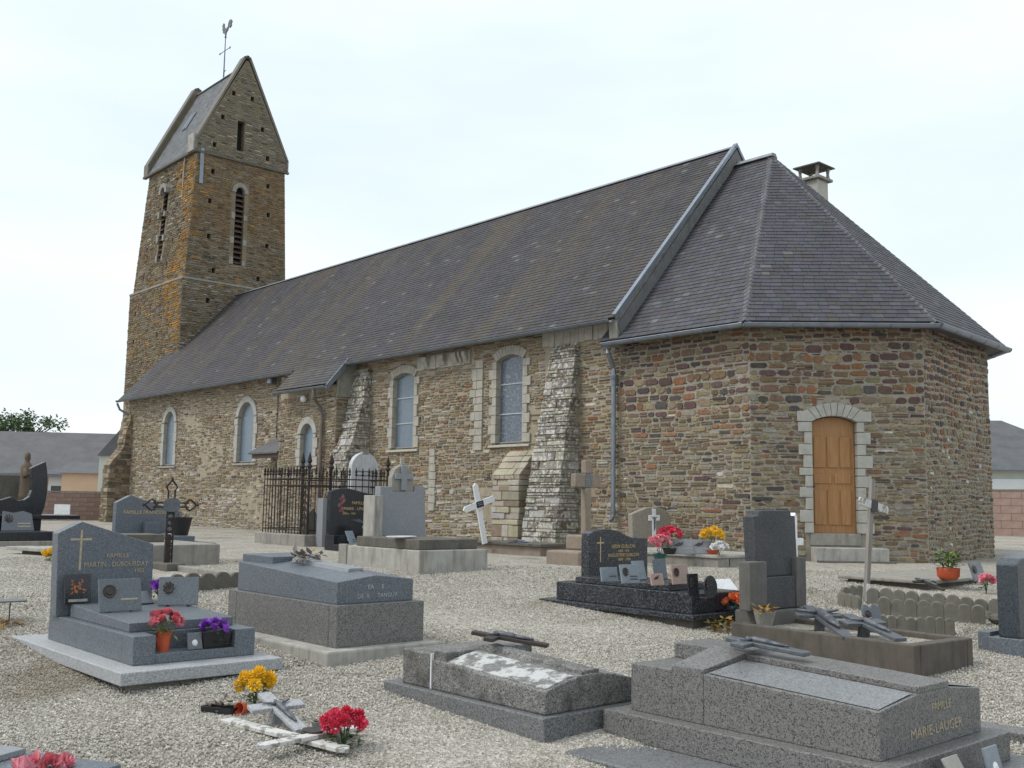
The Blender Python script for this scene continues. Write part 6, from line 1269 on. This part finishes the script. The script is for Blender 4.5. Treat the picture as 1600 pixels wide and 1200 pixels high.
# 21. slab with potted plant
p = G(1455, 922); t = thing('thin_slab_grave', 'thin worn slab grave carrying a red pot', 'grave', p); yE = onX(1600, 905, p.x).y-p.y; box('slab', M['concrete'], t, -1.3, .05, -.15, yE, .08, .13, .015); box('footing', M['concrete_dark'], t, -1.2, -.02, -.05, yE, -.05, .08)
q = onZ(1482, 906, p.z+.131); b = thing('potted_plant', 'green leafy plant in round orange pot', 'plant', q); MB().lathe([(.1, 0), (.145, .05), (.15, .14), (.155, .16), (.14, .16), (.13, .12)], (0, 0, 0), 20).obj('pot', M['terracotta'], b, smooth=True); leaves(b, 150, .17, .28, M['leaf_light'], 51, .09, .6); leaves(b, 80, .14, .24, M['leaf'], 52, .08, .6, 'inner_leaves'); MB().tube([(0, 0, .1), (.0, .02, .3)], .01, 5).obj('stem', M['leaf'], b)
q = onZ(1531, 908, p.z+.131); plaque('blue-grey plaque with round medal beside the potted plant', q, .36, .25, FACE_E, 18, 'greyplaque', 'medal', lines=1); q = G(1541, 928); bouquet('pink_flowers', 'faded pink rose leaning on the slab at right', 'flowers', q, ROSE_PP, 4, .08, .17, M['leaf'], 53)
q = G(1578, 930); d = thing('ivy_sprig', 'small green sprig at the right edge', 'plant', q); leaves(d, 40, .12, .1, M['leaf'], 54, .07, .6)
# 22. dark tomb cut by the right edge
p = G(1598, 1026); t = thing('dark_headstone', 'blue-black granite headstone cut by the right edge', 'headstone', p); zt_ = onX(1585, 884, p.x).z-p.z; box('base', M['gr_blue'], t, -.3, .02, -.04, 1.2, -.1, .16); gd = granite('blue_black_granite', (.045, .055, .065), (.02, .025, .03), (.08, .095, .11), 140, .25); MB().prism([(0, .161), (1.2, .161), (1.2, zt_+.1), (.35, zt_+.1), (.12, zt_+.06), (0, zt_)], 'x', -.22, -.02).obj('headstone', gd, t, .012); box('side_block', M['gr_blue'], t, -.42, -.301, .0, .3, -.1, .2)
# ================================================================ BACKGROUND
def house(name, label, cat, c, wx, wy, he, hr, wallmat, axis='x', rz=0.0, over=.4, hipped=False):
    t = thing(name, label, cat, c, rz); box('wall', wallmat, t, -wx/2, wx/2, -wy/2, wy/2, 0, he, 0)
    a, b = wx/2+over, wy/2+over; z0 = he-.05; hip_ = min(a, b)*.95 if hipped else 0
    vs = [(-a, -b, z0), (a, -b, z0), (a, b, z0), (-a, b, z0)]+([(-a+hip_, 0, hr), (a-hip_, 0, hr)] if axis == 'x' else [(0, -b+hip_, hr), (0, b-hip_, hr)])
    fs = [(0, 1, 5, 4), (2, 3, 4, 5), (1, 2, 5), (3, 0, 4), (3, 2, 1, 0)] if axis == 'x' else [(1, 2, 5, 4), (3, 0, 4, 5), (0, 1, 4), (2, 3, 5), (3, 2, 1, 0)]
    MB().add(vs, fs).obj('roof', M['farslate'], t); return t
def at(px, py, d):      # a point at ground distance d along a pixel's direction
    v = ray(px, py); h = math.hypot(v.x, v.y); return C0+v*(d/h)
rot = YAW-R(90)
# long low house on the left
c = at(60, 770, 72); hd = 72*math.cos(math.atan((60-800)/F)); hz = lambda py, d: CZ+(776-py)*d/F
D_ = (c-C0).length; z_e, z_r = 2.35, 4.9
t = house('bungalow', 'long low peach house with grey slate roof behind the graveyard', 'house', Vector((c.x, c.y, 0)), 22, 8, hz(746, 70), hz(688, 74), M['render_peach'], 'x', rot+R(8), .5)
zz = hz(790, 66); MB().box(1.9, 3.6, -4.06, -4.0, .9, 2.3).obj('window', M['pane'], t); MB().box(1.75, 3.75, -4.08, -4.02, 2.3, 2.5).box(3.6, 3.75, -4.08, -4.02, .9, 2.3).box(1.75, 1.9, -4.08, -4.02, .9, 2.3).obj('window_frame', M['render_white'], t); MB().box(1.9, 3.6, -4.075, -4.06, 1.6, 2.3).obj('shutter', M['render_white'], t)
MB().box(-11.6, 11.6, -4.62, -4.5, hz(746, 70)-.16, hz(746, 70)+.02).obj('gutter', M['zinc_dark'], t)
c = at(160, 770, 66); t = house('bungalow', 'peach gabled annex in front of the long low house', 'house', Vector((c.x, c.y, 0)), 3.6, 4, hz(741, 64), hz(727, 66), M['render_peach'], 'x', rot+R(8), .25)
def brickwall(label, a, b, h, brick, th=.2, bw=.5, bh=.22):
    d = b-a; d.z = 0; t = thing('block_wall', label, 'wall', Vector((a.x, a.y, 0)), math.atan2(d.y, d.x)); L_ = d.length; box('core', M['concrete'], t, 0, L_, 0, th, 0, h-.02, 0)
    nr = int(h/bh); me = {}
    for j in range(nr):
        x = -(j % 2)*bw/2
        while x < L_:
            x0, x1 = max(x, 0), min(x+bw, L_)
            if x1-x0 > .05:
                kx = round(x1-x0, 3)
                if kx not in me: o = MB().box(0, kx-.015, -.02, th+.02, 0, bh-.015).obj('block', brick, t); me[kx] = o.data; o.location = (x0, 0, j*bh)
                else: put('block', me[kx], t, (x0, 0, j*bh))
            x += bw
    MB().box(-.03, L_+.03, -.05, th+.05, nr*bh, nr*bh+.06).obj('coping', M['concrete'], t); return t
M['pinkblock'] = plain('pink_brown_block', (.31, .215, .18), .9, 0, .15, 3)
a, b = at(-40, 800, 46), at(182, 800, 47); brickwall('pinkish block wall behind the black monument', a, b, 1.15, M['pinkblock'], bw=.6, bh=.19)
q = at(97, 800, 45.6); pn = MB().box(-.32, .32, -.02, .02, 0, .4).obj('notice_board', M['whitepaint'], None, .004, loc=(q.x, q.y, .25)); pn.rotation_euler = (0, 0, rot); tag(pn, 'small white notice board on the left block wall', 'sign'); MB().box(-.28, -.24, .02, .05, -.3, .1).box(.24, .28, .02, .05, -.3, .1).obj('post', M['zinc'], pn)
# dark slate gable seen past the west corner
c = at(176, 760, 60); t = house('shed', 'dark slate shed roof past the west corner of the church', 'shed', Vector((c.x+1.0, c.y+1.2, 0)), 3.6, 3, 3.2, hz(656, 60), M['render_pale'], 'y', rot, .1)
# house and wall at the right
a, b = at(1548, 800, 46), at(1700, 806, 45); brickwall('pink block wall beyond the apse at right', a, b, 1.86, M['pinkblock'], bw=.8, bh=.3)
c = at(1480, 790, 66); t = house('house', 'pale house with hipped grey slate roof at right', 'house', Vector((c.x, c.y, 0)), 15, 9, 3.35, 6.3, M['render_pale'], 'x', rot-R(6), .45, True)
MB().box(-7.4, 7.4, -4.62, -4.5, .2, 2.72).obj('white_shutter', M['render_white'], t); MB().box(-7.9, 7.9, -5.05, -4.93, 3.2, 3.36).obj('gutter', M['zinc'], t)
# far hedge line closes the horizon beyond the walls
def tree(label, loc, h, cw, seed, nleaf=2600, name='tree', group=None):
    t = thing(name, label, 'tree', loc, 0, group); r = random.Random(seed); mb = MB(); mb.tube([(0, 0, 0), (.05, .05, h*.35), (.0, .1, h*.6)], [h*.03, h*.022, h*.012], 8)
    cl = []
    for i in range(26):
        th = r.uniform(0, 6.283); rr = cw*math.sqrt(r.random())*.85; z = h*(.48+.46*r.random()*(1-.5*(rr/cw)**2)); c_ = Vector((math.cos(th)*rr, math.sin(th)*rr, z)); cl.append((c_, r.uniform(.13, .24)*cw*1.2)); mb.tube([(0, .05, h*r.uniform(.28, .5)), c_*.6+Vector((0, 0, z*.3)), c_], [h*.012, h*.007, h*.002], 5)
    mb.obj('trunk', M['bark'], t); lv = MB()
    for i in range(nleaf):
        c_, s_ = cl[i % len(cl)]; d = Vector((r.gauss(0, 1), r.gauss(0, 1), r.gauss(0, .7))).normalized()*s_*r.random()**.4; q = c_+d; a_ = Vector((r.uniform(-1, 1), r.uniform(-1, 1), r.uniform(-.6, .6))).normalized(); b_ = a_.cross(Vector((r.uniform(-1, 1), r.uniform(-1, 1), r.uniform(-1, 1)))).normalized(); l = r.uniform(.1, .2)*cw/3
        lv.add([q, q+a_*l+b_*l*.4, q+a_*l*1.8, q+a_*l-b_*l*.4], [(0, 1, 2, 3)])
    lv.obj('crown', M['leaf'] if seed % 2 else M['leaf'], t, fixn=False); return t
c = at(30, 770, 95); tree('bushy green tree behind the long low house', Vector((c.x, c.y, 0)), hz(655, 93)+.9, 3.4, 3)
c = at(-25, 770, 93); tree('second green tree at the left edge behind the house', Vector((c.x, c.y, 0)), hz(662, 93)+.8, 3.0, 5)

# weeds and moss caught between the kerbs (uncountable)
wm = MB(); r = random.Random(12)
for px, py, n_, sx_ in ((40, 950, 60, .9), (90, 1005, 30, .6), (20, 1000, 40, .7), (1275, 925, 90, .9), (1310, 945, 60, .6), (1240, 1000, 30, .5), (820, 890, 60, 1.2), (870, 905, 40, 1.0), (470, 1035, 40, .4), (700, 905, 40, 1.0), (1530, 985, 40, .5), (1150, 1000, 40, .4), (330, 925, 30, .6), (30, 1060, 40, .8), (1000, 905, 30, .8), (430, 905, 30, .8)):
    c = G(px, py)
    for i in range(n_):
        x, y = c.x+r.gauss(0, .35*sx_), c.y+r.gauss(0, .35*sx_); z = gz(x, y)
        for k in range(4):
            a_ = r.uniform(0, 6.28); l = r.uniform(.012, .04); w_ = .004; d = Vector((math.cos(a_), math.sin(a_), r.uniform(.5, 1.6))).normalized()*l; s_ = Vector((-math.sin(a_), math.cos(a_), 0))*w_
            wm.add([Vector((x, y, z))-s_, Vector((x, y, z))+s_, Vector((x, y, z))+d], [(0, 1, 2)])
M['weed'] = plain('dry_weeds', (.13, .115, .045), .8, 0, .5, 3)
tag(wm.obj('weeds', M['weed'], None, fixn=False), 'dry olive weeds and moss between the graves', 'weeds', kind='stuff')
